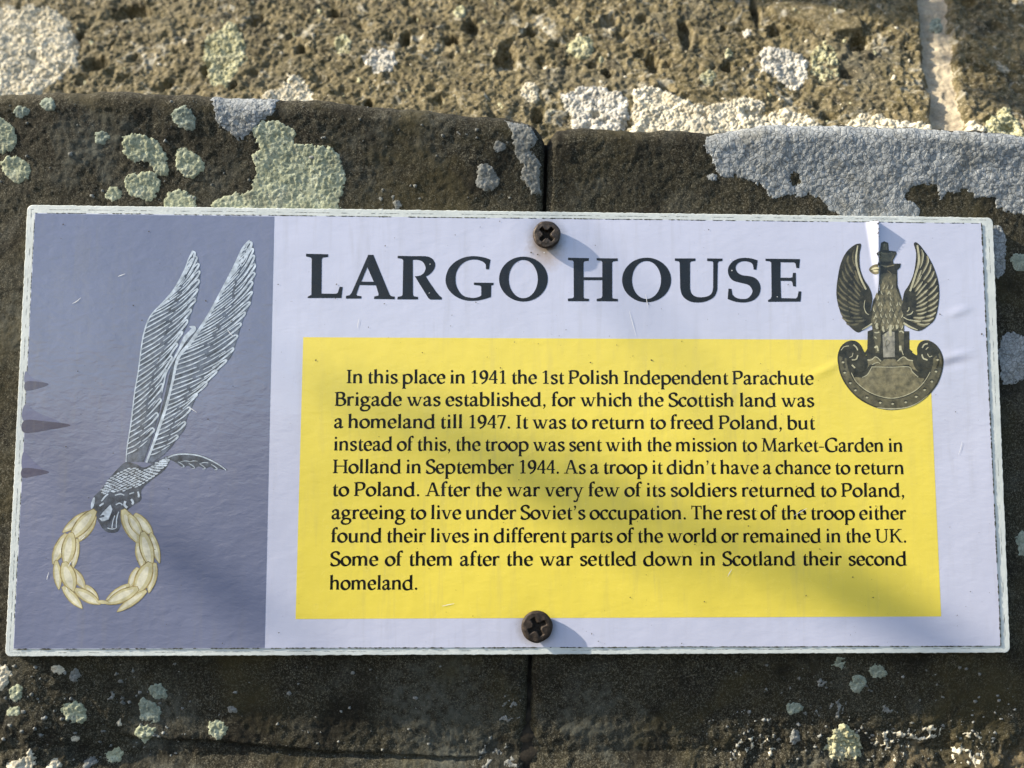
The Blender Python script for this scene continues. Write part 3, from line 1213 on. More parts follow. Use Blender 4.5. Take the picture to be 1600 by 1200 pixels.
sb = [(855, 275), (830, 245), (760, 225), (700, 232), (655, 260), (635, 305), (645, 345), (670, 375), (720, 400), (800, 410), (870, 430), (920, 475), (947, 550), (930, 640), (870, 705), (780, 737), (700, 740), (610, 725), (535, 695)]
G += [t4(p) for p in strip(cr_spline(sa, 5), cr_spline(sb, 5))]
G.append(t4([(910, 215), (895, 332), (860, 330), (853, 275), (830, 242), (840, 192)]))
G.append(t4([(545, 568), (583, 570), (595, 640), (640, 690), (610, 725), (535, 697)]))
G.append(t4([(1008, 193), (1440, 198), (1430, 310), (1395, 310), (1385, 255), (1365, 240), (1197, 238), (1195, 430), (1320, 432), (1345, 425), (1352, 370), (1388, 370), (1390, 540), (1355, 540), (1343, 485), (1325, 470), (1197, 470), (1205, 685), (1390, 690), (1408, 670), (1422, 600), (1457, 603), (1447, 730), (1040, 732), (1040, 712), (1075, 690), (1085, 660), (1080, 245), (1065, 228), (1008, 220)]))
tt = Ink([M_NAVY])
tt.add(PXS(G), 0, 2)
tt.build('title_lettering', sign)

# --- paragraph lettering: an old-style serif drawn with a broad nib (units of 1/1000 em)
XH, CAP, ASC, DSC = 470, 692, 728, -276
SW = 134                                  # stem


def stem(x, y0, y1, w=SW):
    return [[(x - w / 2, y0), (x + w / 2, y0), (x + w / 2, y1), (x - w / 2, y1)]]


def foot(x, y=0, l=80, r=80, h=36, w=SW, br=26, up=1):
    return [[(x - l, y), (x + r, y), (x + r, y + up * h), (x + w / 2, y + up * (h + br)), (x - w / 2, y + up * (h + br)), (x - l, y + up * h)]]


def flag(x, y, w=SW, l=74):
    return [[(x - l - w * 0.1, y - 58), (x - l - w * 0.1, y - 30), (x + w / 2 - 30, y + 8), (x + w / 2, y + 8), (x + w / 2, y - 90), (x - w / 2, y - 90), (x - w / 2, y - 48)]]


def dot(x, y, r=62):
    return [list(map(tuple, ell(x, y, r, r, 14)))]


def diag(x0, y0, x1, y1, w):
    """slanted stroke with horizontal cut ends, w measured horizontally"""
    return [[(x0 - w / 2, y0), (x0 + w / 2, y0), (x1 + w / 2, y1), (x1 - w / 2, y1)]]


def glyph(ch):
    g = []
    if ch == 'a':
        g += pen([(75, 350), (110, 425), (205, 462), (300, 435), (335, 350), (335, 200), (335, 95), (365, 30), (420, 32), (478, 70)], 100, 36)
        g += pen([(335, 275), (220, 245), (110, 195), (72, 110), (110, 35), (190, 18), (270, 60), (335, 130)], 92, 38)
        g += dot(88, 362, 46)
        return g, 500
    if ch == 'b':
        g += stem(108, 10, ASC - 10) + flag(108, ASC)
        g += pen([(120, 375), (200, 445), (310, 455), (420, 395), (475, 265), (450, 120), (370, 25), (255, 5), (150, 30), (100, 60)], 106, 40)
        return g, 553
    if ch == 'c':
        g += pen([(395, 375), (345, 440), (255, 460), (150, 425), (78, 320), (75, 190), (130, 70), (235, 15), (335, 32), (410, 88)], 106, 38)
        g += [[(372, 340), (418, 340), (414, 438), (350, 455), (340, 430)]]
        return g, 444
    if ch == 'd':
        g += pen([(460, 60), (360, 10), (240, 5), (130, 60), (75, 180), (85, 310), (170, 425), (300, 462), (400, 440), (460, 390)], 106, 40)
        g += stem(465, 25, ASC - 10) + flag(465, ASC) + [[(430, 70), (520, 30), (595, 36), (595, 6), (480, -12), (430, 0)]]
        return g, 611
    if ch == 'e':
        g += pen([(400, 262), (392, 360), (330, 440), (250, 462), (150, 425), (78, 320), (75, 190), (130, 70), (240, 15), (345, 35), (430, 95)], 104, 38)
        g += [[(80, 225), (442, 240), (445, 275), (80, 268)]]
        return g, 479
    if ch == 'f':
        g += stem(140, 0, 560) + foot(140, 0, 105, 110)
        g += pen([(140, 520), (150, 620), (200, 700), (275, 720), (340, 690)], 98, 40)
        g += dot(325, 680, 44) + [[(25, 425), (295, 425), (305, 468), (25, 462)]]
        return g, 333
    if ch == 'g':
        c = ell(240, 305, 158, 150, 26)
        g += pen([tuple(p) for p in c], 98, 40, closed=True, n=3)
        g += [[(360, 400), (420, 432), (540, 432), (540, 470), (420, 470), (340, 440)]]
        g += pen([(190, 165), (120, 115), (120, 60), (200, 35), (350, 25), (460, -20), (480, -110), (400, -215), (250, -250), (110, -220), (50, -140), (90, -50), (190, 5)], 92, 42)
        return g, 556
    if ch in 'hn':
        top = ASC if ch == 'h' else XH
        g += stem(112, 0, top - 10) + flag(112, top) + foot(112)
        g += pen([(140, 350), (210, 425), (310, 455), (400, 420), (436, 330), (438, 250)], 96, 40)
        g += stem(438, 0, 320) + foot(438, 0, 78, 84, )
        return g, 582
    if ch in 'il':
        top = ASC if ch == 'l' else XH
        g += stem(145, 0, top - 10) + flag(145, top) + foot(145, 0, 96, 96)
        if ch == 'i':
            g += dot(140, 640)
        return g, 291
    if ch == 'k':
        g += stem(112, 0, ASC - 10) + flag(112, ASC) + foot(112)
        g += stroke([(140, 225), (400, 440)], 46, curve=False) + [[(340, 430), (500, 430), (500, 466), (340, 466)]]
        g += diag(470, 0, 255, 320, 120) + [[(400, 0), (570, 0), (570, 34), (430, 60)]]
        return g, 556
    if ch == 'm':
        g += stem(112, 0, XH - 10) + flag(112, XH) + foot(112)
        for x0 in (112, 420):
            g += pen([(x0 + 28, 350), (x0 + 90, 425), (x0 + 180, 455), (x0 + 265, 420), (x0 + 305, 330), (x0 + 308, 250)], 96, 40)
            g += stem(x0 + 308, 0, 320) + foot(x0 + 308, 0, 78, 80)
        return g, 883
    if ch == 'o':
        c = ell(273, 232, 206, 216, 30)
        g += pen([tuple(p) for p in c], 108, 44, closed=True, n=3)
        return g, 546
    if ch == 'p':
        g += stem(118, DSC, XH - 10) + flag(118, XH) + foot(118, DSC, 90, 100)
        g += pen([(130, 370), (220, 445), (340, 455), (450, 400), (515, 265), (490, 120), (405, 25), (290, 8), (190, 30), (130, 70)], 106, 40)
        return g, 601
    if ch == 'r':
        g += stem(112, 0, XH - 10) + flag(112, XH) + foot(112, 0, 80, 100)
        g += pen([(140, 330), (200, 415), (275, 452), (360, 430)], 90, 44) + [[(290, 380), (372, 380), (384, 458), (280, 470)]]
        return g, 395
    if ch == 's':
        g += pen([(345, 385), (290, 445), (205, 455), (115, 420), (95, 345), (160, 275), (270, 220), (340, 160), (330, 75), (250, 15), (150, 15), (65, 70)], 100, 46, 20)
        g += [[(325, 340), (366, 340), (366, 440), (320, 450)], [(48, 130), (88, 130), (100, 40), (48, 22)]]
        return g, 424
    if ch == 't':
        g += pen([(148, 460), (148, 250), (150, 110), (185, 30), (250, 18), (318, 55)], 102, 40)
        g += [[(15, 420), (100, 470), (170, 590), (196, 590), (196, 466), (312, 466), (304, 424), (196, 424), (196, 380), (100, 380), (100, 424)]]
        return g, 326
    if ch == 'u':
        g += flag(120, XH) + stem(120, 170, XH - 10)
        g += pen([(120, 260), (122, 130), (165, 40), (260, 15), (360, 55), (445, 120)], 96, 40)
        g += flag(448, XH) + stem(448, 20, XH - 10) + [[(410, 80), (500, 30), (590, 36), (590, 8), (470, -10), (410, 0)]]
        return g, 603
    if ch in 'vw':
        W = [(0, 0)] if ch == 'v' else [(0, 0), (272, 0)]
        for dx, _ in W:
            g += diag(dx + 268, -8, dx + 98, 452, 122)
            g += diag(dx + 292, -8, dx + 452, 452, 64)
        g += [[(8, 430), (200, 430), (200, 466), (8, 466)], [(W[-1][0] + 365, 430), (W[-1][0] + 545, 430), (W[-1][0] + 545, 466), (W[-1][0] + 365, 466)]]
        if ch == 'w':
            g += [[(290, 430), (450, 430), (450, 466), (290, 466)]]
        return g, 565 if ch == 'v' else 834
    if ch == 'y':
        g += diag(300, -20, 98, 452, 122)
        g += diag(200, -250, 468, 452, 66)
        g += [[(8, 430), (205, 430), (205, 466), (8, 466)], [(380, 430), (556, 430), (556, 466), (380, 466)]]
        g += pen([(245, -150), (190, -235), (120, -255), (60, -235)], 84, 46) + dot(72, -232, 44)
        return g, 556
    if ch == 'I':
        g += stem(170, 0, CAP, 124) + foot(170, 0, 130, 130, 36, 124) + foot(170, CAP, 130, 130, 36, 124, 26, -1)
        return g, 337
    if ch == 'P' or ch == 'B':
        g += stem(140, 0, CAP, 124) + foot(140, 0, 118, 130 if ch == 'P' else 100, 36, 124) + foot(140, CAP, 118, 60, 36, 124, 26, -1)
        if ch == 'P':
            g += pen([(140, 672), (300, 676), (440, 655), (520, 570), (510, 430), (420, 335), (280, 305), (215, 325)], 104, 42, 18)
            return g, 604
        g += pen([(140, 672), (300, 676), (420, 650), (475, 560), (440, 440), (330, 385), (190, 375)], 100, 42, 18)
        g += pen([(190, 380), (360, 375), (480, 325), (540, 215), (495, 85), (370, 22), (230, 18), (140, 20)], 104, 42, 18)
        return g, 611
    if ch == 'S':
        g += pen([(440, 560), (400, 650), (300, 690), (180, 670), (95, 590), (95, 480), (180, 400), (330, 330), (440, 250), (455, 130), (370, 35), (230, 5), (120, 30), (50, 100)], 104, 48, 22)
        g += [[(420, 520), (460, 520), (470, 660), (400, 680)], [(30, 190), (72, 190), (90, 60), (36, 40)]]
        return g, 525
    if ch == 'H':
        for x in (150, 682):
            g += stem(x, 0, CAP, 124) + foot(x, 0, 128, 128, 36, 124) + foot(x, CAP, 128, 128, 36, 124, 26, -1)
        g += [[(150, 335), (682, 335), (682, 390), (150, 390)]]
        return g, 832
    if ch == 'M':
        g += diag(150, 0, 185, CAP, 70) + foot(150, 0, 120, 120, 34, 56)
        g += diag(470, 40, 205, CAP, 134) + diag(480, 40, 745, CAP, 70)
        g += diag(790, 0, 752, CAP, 124) + foot(790, 0, 130, 130, 36, 124)
        g += [[(60, 656), (230, 656), (230, CAP), (60, CAP)], [(710, 656), (890, 656), (890, CAP), (710, CAP)]]
        return g, 946
    if ch == 'G':
        g += pen([(670, 560), (600, 650), (470, 692), (310, 670), (150, 560), (90, 370), (130, 170), (260, 40), (420, 5), (560, 25), (655, 75)], 112, 42, 24)
        g += [[(655, 520), (700, 520), (705, 640), (640, 670), (620, 640)]]
        g += stem(655, 50, 300, 124) + [[(560, 270), (760, 270), (760, 306), (560, 306)]]
        return g, 763
    if ch == 'A':
        g += diag(640, 0, 395, 700, 134) + diag(130, 0, 365, 690, 66)
        g += [[(210, 215), (580, 215), (570, 270), (225, 270)]]
        g += foot(130, 0, 120, 120, 34, 50) + foot(640, 0, 130, 130, 34, 120)
        return g, 778
    if ch == 'T':
        g += stem(306, 0, CAP, 124) + foot(306, 0, 130, 130, 36, 124)
        g += [[(40, 645), (575, 645), (575, CAP), (40, CAP)], [(30, 520), (66, 520), (100, 650), (40, 690)], [(585, 520), (548, 520), (512, 650), (575, 690)]]
        return g, 613
    if ch == 'U':
        g += stem(165, 230, CAP, 124) + foot(165, CAP, 128, 128, 36, 124, 26, -1) + foot(630, CAP, 110, 110, 36, 60, 26, -1)
        g += stem(630, 230, CAP, 70)
        g += stroke([(165, 260), (180, 140), (250, 50), (380, 15), (520, 45), (605, 130), (630, 260)], [124, 114, 90, 66, 66, 68, 70])
        return g, 778
    if ch == 'K':
        g += stem(150, 0, CAP, 124) + foot(150, 0, 128, 128, 36, 124) + foot(150, CAP, 128, 128, 36, 124, 26, -1)
        g += stroke([(190, 330), (560, 672)], 68, curve=False) + diag(620, 0, 300, 440, 132)
        g += [[(470, 656), (690, 656), (690, CAP), (470, CAP)], [(540, 0), (735, 0), (735, 34), (600, 60)]]
        return g, 726
    if ch == '1':
        g += stem(270, 0, 690, 118) + foot(270, 0, 150, 150, 36, 98) + [[(90, 590), (260, 690), (318, 690), (230, 600), (100, 560)]]
        return g, 500
    if ch == '4':
        g += stem(350, 0, 690, 120) + [[(20, 190), (480, 190), (480, 240), (20, 240)]]
        g += stroke([(45, 215), (340, 680)], 70, curve=False) + [[(260, 0), (455, 0), (450, 32), (260, 32)]]
        return g, 500
    if ch == '7':
        g += [[(40, 620), (470, 620), (470, 690), (50, 690)], [(40, 540), (74, 540), (100, 640), (40, 660)]]
        g += [[(360, 640), (470, 640), (255, -10), (150, -10)]]
        return g, 500
    if ch == '9':
        c = ell(245, 465, 165, 190, 26)
        g += pen([tuple(p) for p in c], 104, 44, closed=True, n=3)
        g += pen([(415, 540), (425, 400), (385, 220), (280, 80), (130, -5)], 96, 52, 28)
        return g, 500
    if ch == '.':
        return dot(125, 48, 64), 250
    if ch == ',':
        return dot(125, 48, 64) + [[(180, 70), (190, 10), (130, -90), (70, -140), (55, -120), (105, -60), (115, 10)]], 250
    if ch == "'":
        return dot(130, 640, 58) + [[(182, 660), (190, 600), (140, 490), (95, 440), (80, 455), (115, 530), (120, 600)]], 270
    if ch == '-':
        return [[(30, 205), (300, 205), (300, 262), (30, 262)]], 333
    raise KeyError(ch)


LINES = [
    ("In this place in 1941 the 1st Polish Independent Parachute", 541, 598.8, 1271, 600.9),
    ("Brigade was established, for which the Scottish land was", 523, 633.9, 1272, 635.6),
    ("a homeland till 1947. It was to return to freed Poland, but", 522, 668.7, 1273, 670.8),
    ("instead of this, the troop was sent with the mission to Market-Garden in", 521, 703.9, 1411, 706.0),
    ("Holland in September 1944. As a troop it didn't have a chance to return", 520, 739.4, 1413, 741.0),
    ("to Poland. After the war very few of its soldiers returned to Poland,", 519, 775.0, 1414, 776.4),
    ("agreeing to live under Soviet's occupation. The rest of the troop either", 518, 811.0, 1416, 811.8),
    ("found their lives in different parts of the world or remained in the UK.", 517, 847.4, 1417, 847.6),
    ("Some of them after the war settled down in Scotland their second", 516, 884.0, 1417, 883.4),
    ("homeland.", 515, 921.3, 653, 921.3),
]
EM = 0.00672
GC = {}
para = Ink([M_INK])
for s, xa, ya, xb, yb in LINES:
    pa = np.array(at_y(xa, ya, SHEET_Y))
    pb = np.array(at_y(xb, yb, SHEET_Y))
    L = np.linalg.norm(pb - pa)
    d = (pb - pa) / L
    n = np.array([-d[1], d[0]])
    words = s.split(' ')
    ws = []
    for w in words:
        adv = 0
        for ch in w:
            if ch not in GC:
                gp, ad = glyph(ch)
                GC[ch] = (union(gp, 1e-4), ad)
            adv += GC[ch][1]
        ws.append(adv * EM / 1000)
    tot = sum(ws)
    gap = (L + 0.04 * EM - tot) / max(1, len(words) - 1)
    sc = 1.0
    lo = 0.19 * EM
    if len(words) == 1:
        sc = (L + 0.04 * EM) / tot
    elif gap < lo:
        sc = (L + 0.04 * EM - lo * (len(words) - 1)) / tot
        gap = lo
    print('LINE', round(sc, 3), round(gap / EM, 3))
    x = -0.02 * EM
    for w in words:
        for ch in w:
            (gv, gf), ad = GC[ch]
            gv = np.array(gv)
            P = pa + np.outer(x + gv[:, 0] * EM / 1000 * sc, d) + np.outer(gv[:, 1] * EM / 1000, n)
            Y = lay(P[:, 0], P[:, 1], 2)
            i0 = len(para.v)
            para.v += list(zip(P[:, 0], Y, P[:, 1]))
            for t in gf:
                para.f.append(tuple(i0 + q for q in t))
                para.mi.append(0)
            x += ad * EM / 1000 * sc
        x += gap
para.build('paragraph_lettering', sign)

# --- dark plum streaks at the left margin, a lighter violet above each
mt = Ink([M_PLUM, mat_print('mid_violet_streak', (0.125, 0.14, 0.245), 0.1, 0.1)])
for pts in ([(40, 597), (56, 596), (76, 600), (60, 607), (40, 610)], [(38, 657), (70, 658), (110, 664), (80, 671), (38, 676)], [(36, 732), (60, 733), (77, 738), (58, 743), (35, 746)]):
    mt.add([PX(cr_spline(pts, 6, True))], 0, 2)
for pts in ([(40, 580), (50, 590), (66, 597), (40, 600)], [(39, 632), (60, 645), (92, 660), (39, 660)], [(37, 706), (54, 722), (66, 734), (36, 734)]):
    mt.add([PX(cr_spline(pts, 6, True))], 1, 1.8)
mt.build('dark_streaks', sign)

# --- diving eagle badge
ca, cb, cc_, cw = crop(200, 380, 6.668), crop(190, 550, 6.315), crop(130, 690, 6.667), crop(60, 680, 4.0)
lead_r = ca([(1268, -30), (1195, 60), (1120, 230), (1000, 460), (870, 700), (760, 880), (640, 1050)]) + cb([(560, 60), (500, 310), (440, 540), (380, 720), (310, 920), (245, 1090)])
trail_r = ca([(1275, -30), (1308, 60), (1328, 250), (1300, 440), (1275, 620), (1195, 800), (1145, 960)]) + cb([(1085, 30), (1000, 130), (870, 280), (755, 410), (690, 545), (640, 660), (620, 760), (545, 850), (490, 935), (380, 1040), (290, 1100)])
lead_l = ca([(672, 75), (630, 170), (585, 290), (480, 480), (380, 600), (235, 760), (172, 920), (140, 1090)]) + cb([(165, 200), (130, 400), (95, 690), (55, 940), (45, 1085)])
trail_l = ca([(690, 75), (735, 200), (748, 340), (722, 530), (660, 710), (615, 850), (545, 990)]) + cb([(500, 60), (430, 230), (400, 420), (370, 580), (325, 760), (280, 900), (215, 1085)])
eagle = Ink([M_SLATE])
for le, tr in ((lead_l, trail_l), (lead_r, trail_r)):
    A = cr_spline(le, 6)
    B = cr_spline(tr, 6)
    eagle.add([PX(list(A) + list(B[::-1]))], 0, 2)


def samp(P, t):
    P = np.asarray(P, float)
    s = np.concatenate([[0], np.cumsum(np.linalg.norm(np.diff(P, axis=0), axis=1))])
    s /= s[-1]
    return np.array([np.interp(t, s, P[:, 0]), np.interp(t, s, P[:, 1])])


eagle_o = eagle.build('parachute_badge', sign)


def wing_ink(le, tr, edge_w, n, shift, seed):
    w = Ink([M_SILVER, M_DKSLATE, M_SLATE])
    A = cr_spline(le, 8)
    B = cr_spline(tr, 8)
    rg = random.Random(seed)
    lights, darks = [], []
    lights += stroke([tuple(p) for p in A], [edge_w * q for q in (0.5, 1.1, 0.9, 1.15, 0.8, 1.0, 0.7)], curve=False)
    for i in range(n):
        s = 0.05 + 0.93 * (i + 0.5) / n
        e = max(0.012, s - shift * (0.45 + 0.65 * math.sin(math.pi * min(1, s * 1.05))))
        p = samp(A, s)
        q = samp(B, e)
        dv = q - p
        ln_ = np.linalg.norm(dv) + 1e-9
        nn = np.array([dv[1], -dv[0]]) / ln_          # towards the wing tip
        bow = -0.05 * ln_

        def at(t, o=0.0):
            return p + dv * t + nn * (bow * math.sin(math.pi * t) + o) + np.array([rg.uniform(-.6, .6), rg.uniform(-.6, .6)])
        tm = rg.uniform(0.40, 0.54)
        if i % 2 == 0:
            # short covert from the quill, then a long vane that turns back on itself at its rounded tip
            lights += stroke([at(0.0), at(tm * 0.5), at(tm)], [1.5, 2.1, 1.2])
            hk = min(5.0, 0.075 * ln_ + 1.6) * rg.uniform(0.8, 1.15)
            lights += stroke([at(tm + 0.05, -1.0), at((tm + 1) / 2, -1.2), at(0.90, -0.6), at(1.0, 0.6), at(1.0, hk * 0.8), at(0.90, hk), at(0.76, hk)], [1.2, 2.0, 3.1, 3.0, 2.3, 1.7, 0.8])
            darks += stroke([at(tm, 1.6), at((tm + 1) / 2, 1.5), at(0.92, 1.5)], [1.2, 2.6 + rg.uniform(-0.4, 0.6), 1.6])
        else:
            t1_ = rg.uniform(0.3, 0.46)
            lights += stroke([at(0.0), at(t1_ * 0.5), at(t1_)], [1.4, 2.0, 1.1])
            lights += stroke([at(t1_ + 0.06), at((t1_ + 0.82) / 2), at(rg.uniform(0.76, 0.86))], [1.0, 1.6, 0.8])
            darks += stroke([at(0.05, -1.7), at(t1_ * 0.7, -1.8), at(t1_ + 0.05, -1.5)], [0.7, 1.9, 0.7])
    # shaded outline along the trailing edge
    darks += stroke([tuple(p) for p in B], 0.9, curve=False)
    w.add(PXS(darks), 1, 3)
    w.add(PXS(lights), 0, 4)
    w.build('wing', eagle_o)


wing_ink(lead_l, trail_l, 2.0, 38, 0.20, 5)
wing_ink(lead_r, trail_r, 4.8, 44, 0.21, 6)
# dark gap beside the right wing's quill and the pale strip of the far wing
sh = Ink([M_DKSLATE, M_SILVER])
gpth = ca([(735, 890), (600, 1060), (520, 1180)]) + cb([(500, 180), (440, 430), (385, 640), (330, 830), (285, 960)])
sh.add(PXS(stroke(gpth, [1.0, 5.2, 5.6, 5.0, 4.4, 3.6, 3.2, 1.5])), 0, 3.5)
gp2 = ca([(640, 870), (690, 890), (600, 990), (530, 1120)]) + cb([(450, 190), (420, 300), (400, 400)])
sh.add(PXS(stroke(gp2, [0.8, 7, 7, 3.4, 2.4, 2.2, 0.8])), 1, 4.5)
sh.build('quill', eagle_o)

# body, head and claws
bd = Ink([M_DKSLATE, M_SILVER, M_SLATE])
body = cc_([(440, 215), (340, 305), (265, 390), (185, 500), (110, 575), (82, 660), (112, 725), (160, 835), (235, 935), (350, 942), (400, 855), (440, 735), (530, 660), (605, 605), (610, 500), (720, 395), (845, 300), (905, 195), (885, 150), (760, 205), (640, 270), (540, 230)])
bd.add([PX(cr_spline(body, 4, True))], 0, 2)
rg = random.Random(3)
sc_ = []
ax0, ax1 = np.array([895.0, 170.0]), np.array([215.0, 505.0])
for row in range(10):
    for i in range(20):
        t = (i + 0.5 * (row % 2)) / 19.0
        wd = 20 + 150 * math.sin(math.pi * min(1, t * 0.72 + 0.06))
        c = ax0 + (ax1 - ax0) * t
        # rows of small pale feather tips lying across the body
        off = (row / 9.0 - 0.42) * wd * 1.25
        p = c + np.array([0.30 * off, 0.95 * off]) + np.array([rg.uniform(-4, 4), rg.uniform(-3, 3)])
        if poly_sd(np.array([p[0]]), np.array([p[1]]), [(x, y) for x, y in [(430, 235), (340, 310), (265, 395), (180, 505), (150, 560), (280, 540), (430, 520), (610, 470), (720, 390), (845, 300), (900, 195), (885, 150), (760, 215), (640, 290)]])[0] > 6:
            sc_.append(cc_([tuple(q) for q in ell(p[0], p[1], rg.uniform(16, 23), rg.uniform(6.5, 9.5), 10, rg.uniform(-24, -8))]))
bd.add(PXS(sc_), 1, 3)
L = []
L.append(cc_([tuple(q) for q in ell(102, 640, 17, 62, 14, 14)]))
L.append(cc_([(205, 735), (285, 655), (305, 705), (265, 810), (200, 835), (165, 800), (200, 790), (180, 770)]))
for pts, w in (([(190, 620), (230, 570), (260, 545)], 16), ([(170, 670), (215, 640)], 18), ([(330, 560), (390, 545), (430, 560)], 12), ([(440, 620), (430, 660), (460, 690)], 24),
               ([(500, 600), (520, 630), (510, 655)], 22), ([(570, 520), (580, 560), (575, 580)], 20), ([(480, 545), (530, 530)], 12), ([(340, 660), (380, 640), (410, 660)], 12),
               ([(330, 770), (310, 830), (300, 900)], 10), ([(370, 730), (350, 800), (345, 900)], 12), ([(250, 900), (300, 910), (340, 905)], 8)):
    L += [cc_(p) for p in stroke(pts, w, 5)]
bd.add(PXS(L[:2] + L[2:]), 1, 3.4)
D = [cc_([tuple(q) for q in ell(205, 775, 17, 13, 10)])]
for pts, w in (([(165, 760), (230, 690), (290, 640)], 12), ([(180, 835), (260, 822), (300, 740)], 10)):
    D += [cc_(p) for p in stroke(pts, w, 5)]
bd.add(PXS(D), 0, 4.2)
bd.build('body', eagle_o)
# tail
tl = Ink([M_DKSLATE, M_SILVER])
tl.add([PX(cr_spline(cc_([(870, 165), (960, 128), (1080, 118), (1210, 135), (1320, 175), (1420, 235), (1505, 298), (1400, 280), (1380, 300), (1330, 262), (1270, 280), (1200, 258), (1150, 285), (1090, 250), (1040, 270), (960, 215)]), 4, True))], 0, 2)
T_ = [cc_(p) for p in stroke([(870, 172), (960, 138), (1080, 130), (1210, 148), (1320, 190), (1420, 245), (1490, 298)], [14, 15, 14, 14, 15, 13, 9], 6)]
for x, y in ((1030, 235), (1140, 250), (1250, 255), (1375, 262)):
    T_ += [cc_(p) for p in stroke([(x - 40, y - 25), (x, y), (x + 22, y + 25), (x - 8, y + 32)], [4, 9, 10, 5], 5)]
for x, y in ((1060, 205), (1150, 205), (1260, 222)):
    T_ += [cc_(p) for p in stroke([(x - 50, y + 8), (x, y - 4), (x + 45, y)], [3, 8, 4], 5)]
tl.add(PXS(T_), 1, 3)
tl.build('tail', eagle_o)
# wreath: overlapping leaves with olive outlines
wr = Ink([M_GOLD, M_CREAM, M_OLIVE])
LEAVES = [((305, 488), (158, 602), 58), ((348, 515), (252, 660), 66), ((345, 480), (203, 645), 84), ((168, 628), (94, 798), 66), ((242, 660), (218, 825), 46), ((205, 622), (172, 812), 84),
          ((112, 795), (128, 958), 50), ((215, 840), (288, 955), 56), ((165, 805), (216, 972), 92), ((160, 955), (270, 1078), 56), ((300, 945), (372, 1026), 46), ((238, 968), (380, 1052), 66),
          ((610, 500), (712, 622), 62), ((535, 478), (622, 668), 84), ((572, 505), (642, 626), 58), ((706, 622), (756, 792), 50), ((622, 680), (655, 832), 54), ((655, 618), (704, 818), 82),
          ((728, 810), (692, 978), 56), ((618, 835), (568, 950), 48), ((694, 808), (612, 990), 96), ((664, 980), (500, 1098), 52), ((560, 938), (428, 1028), 46), ((612, 962), (432, 1050), 74), ((370, 1040), (440, 1046), 22)]
lv = 2.0
for p, q, w in LEAVES:
    p, q = np.array(p, float), np.array(q, float)
    w *= 0.98
    dv = q - p
    p, q, dv = p - dv * 0.06, q + dv * 0.03, dv * 1.09
    nn = np.array([-dv[1], dv[0]]) / np.linalg.norm(dv)

    def lf(k, s0=0.0, s1=1.0):
        A = [p + dv * (s0 + (s1 - s0) * t) + nn * w * k * 0.5 * f for t, f in ((0, .30), (0.2, .78), (0.45, 1.0), (0.7, .84), (0.9, .42), (1, 0.08))]
        B = [p + dv * (s0 + (s1 - s0) * t) - nn * w * k * 0.5 * f for t, f in ((0, .30), (0.2, .78), (0.45, 1.0), (0.7, .84), (0.9, .42), (1, 0.08))]
        return [tuple(v) for v in cr_spline(A, 4)] + [tuple(v) for v in cr_spline(B, 4)[::-1]]
    wr.add([PX(cw(lf(1.13, -0.02, 1.025)))], 2, lv)
    wr.add([PX(cw(lf(0.94)))], 0, lv + 0.03)
    if w > 40:
        wr.add([PX(cw([tuple(np.array(v) + nn * w * 0.04) for v in lf(0.52, 0.14, 0.92)]))], 1, lv + 0.05)
    lv += 0.07
wr.build('wreath', eagle_o)

# --- crowned eagle badge (printed photograph of a bronze badge)
d1, d2 = crop(1300, 370, 8), crop(1300, 500, 8)
FN = 0.0012
wl = [(330, 85), (365, 100), (345, 220), (352, 390), (400, 530), (470, 640), (505, 770), (480, 960), (505, 1075), (385, 1170), (300, 1188), (160, 1050), (90, 900), (55, 720), (70, 520), (110, 330), (180, 190), (270, 108)]
wrr = [(1022, 88), (1065, 75), (1150, 170), (1250, 330), (1320, 520), (1342, 680), (1330, 860), (1290, 1020), (1220, 1100), (1080, 1178), (905, 1100), (870, 980), (895, 720), (955, 610), (1010, 490), (1040, 350), (1050, 200)]
bodyp = [(585, 360), (770, 340), (815, 420), (820, 610), (868, 760), (895, 920), (900, 1180), (965, 1180), (968, 1400), (1010, 1440), (880, 1480), (640, 1500), (500, 1480), (395, 1470), (440, 1400), (445, 1180), (505, 1160), (480, 950), (515, 790), (572, 700), (590, 460)]
shield = [(300, 265), (205, 262), (115, 325), (70, 440), (74, 560), (110, 700), (190, 840), (300, 960), (420, 1040), (560, 1100), (740, 1128), (930, 1100), (1080, 1040), (1210, 940), (1320, 800), (1380, 640), (1392, 520), (1365, 400), (1290, 300), (1190, 253), (1105, 275), (1062, 350), (1060, 440), (990, 405), (900, 440), (640, 470), (480, 440), (400, 440), (372, 335)]
badge = Ink([M_BRZ0])
badge.add([PX(d1(cr_spline(wl, 4, True))), PX(d1(cr_spline(wrr, 4, True))), PX(d1(bodyp)), PX(d2([(430, 400), (1000, 400), (1000, 520), (430, 520)])), PX(d2(cr_spline(shield, 4, True)))], 0, 2, FN)
badge_o = badge.build('crowned_eagle_badge', sign)


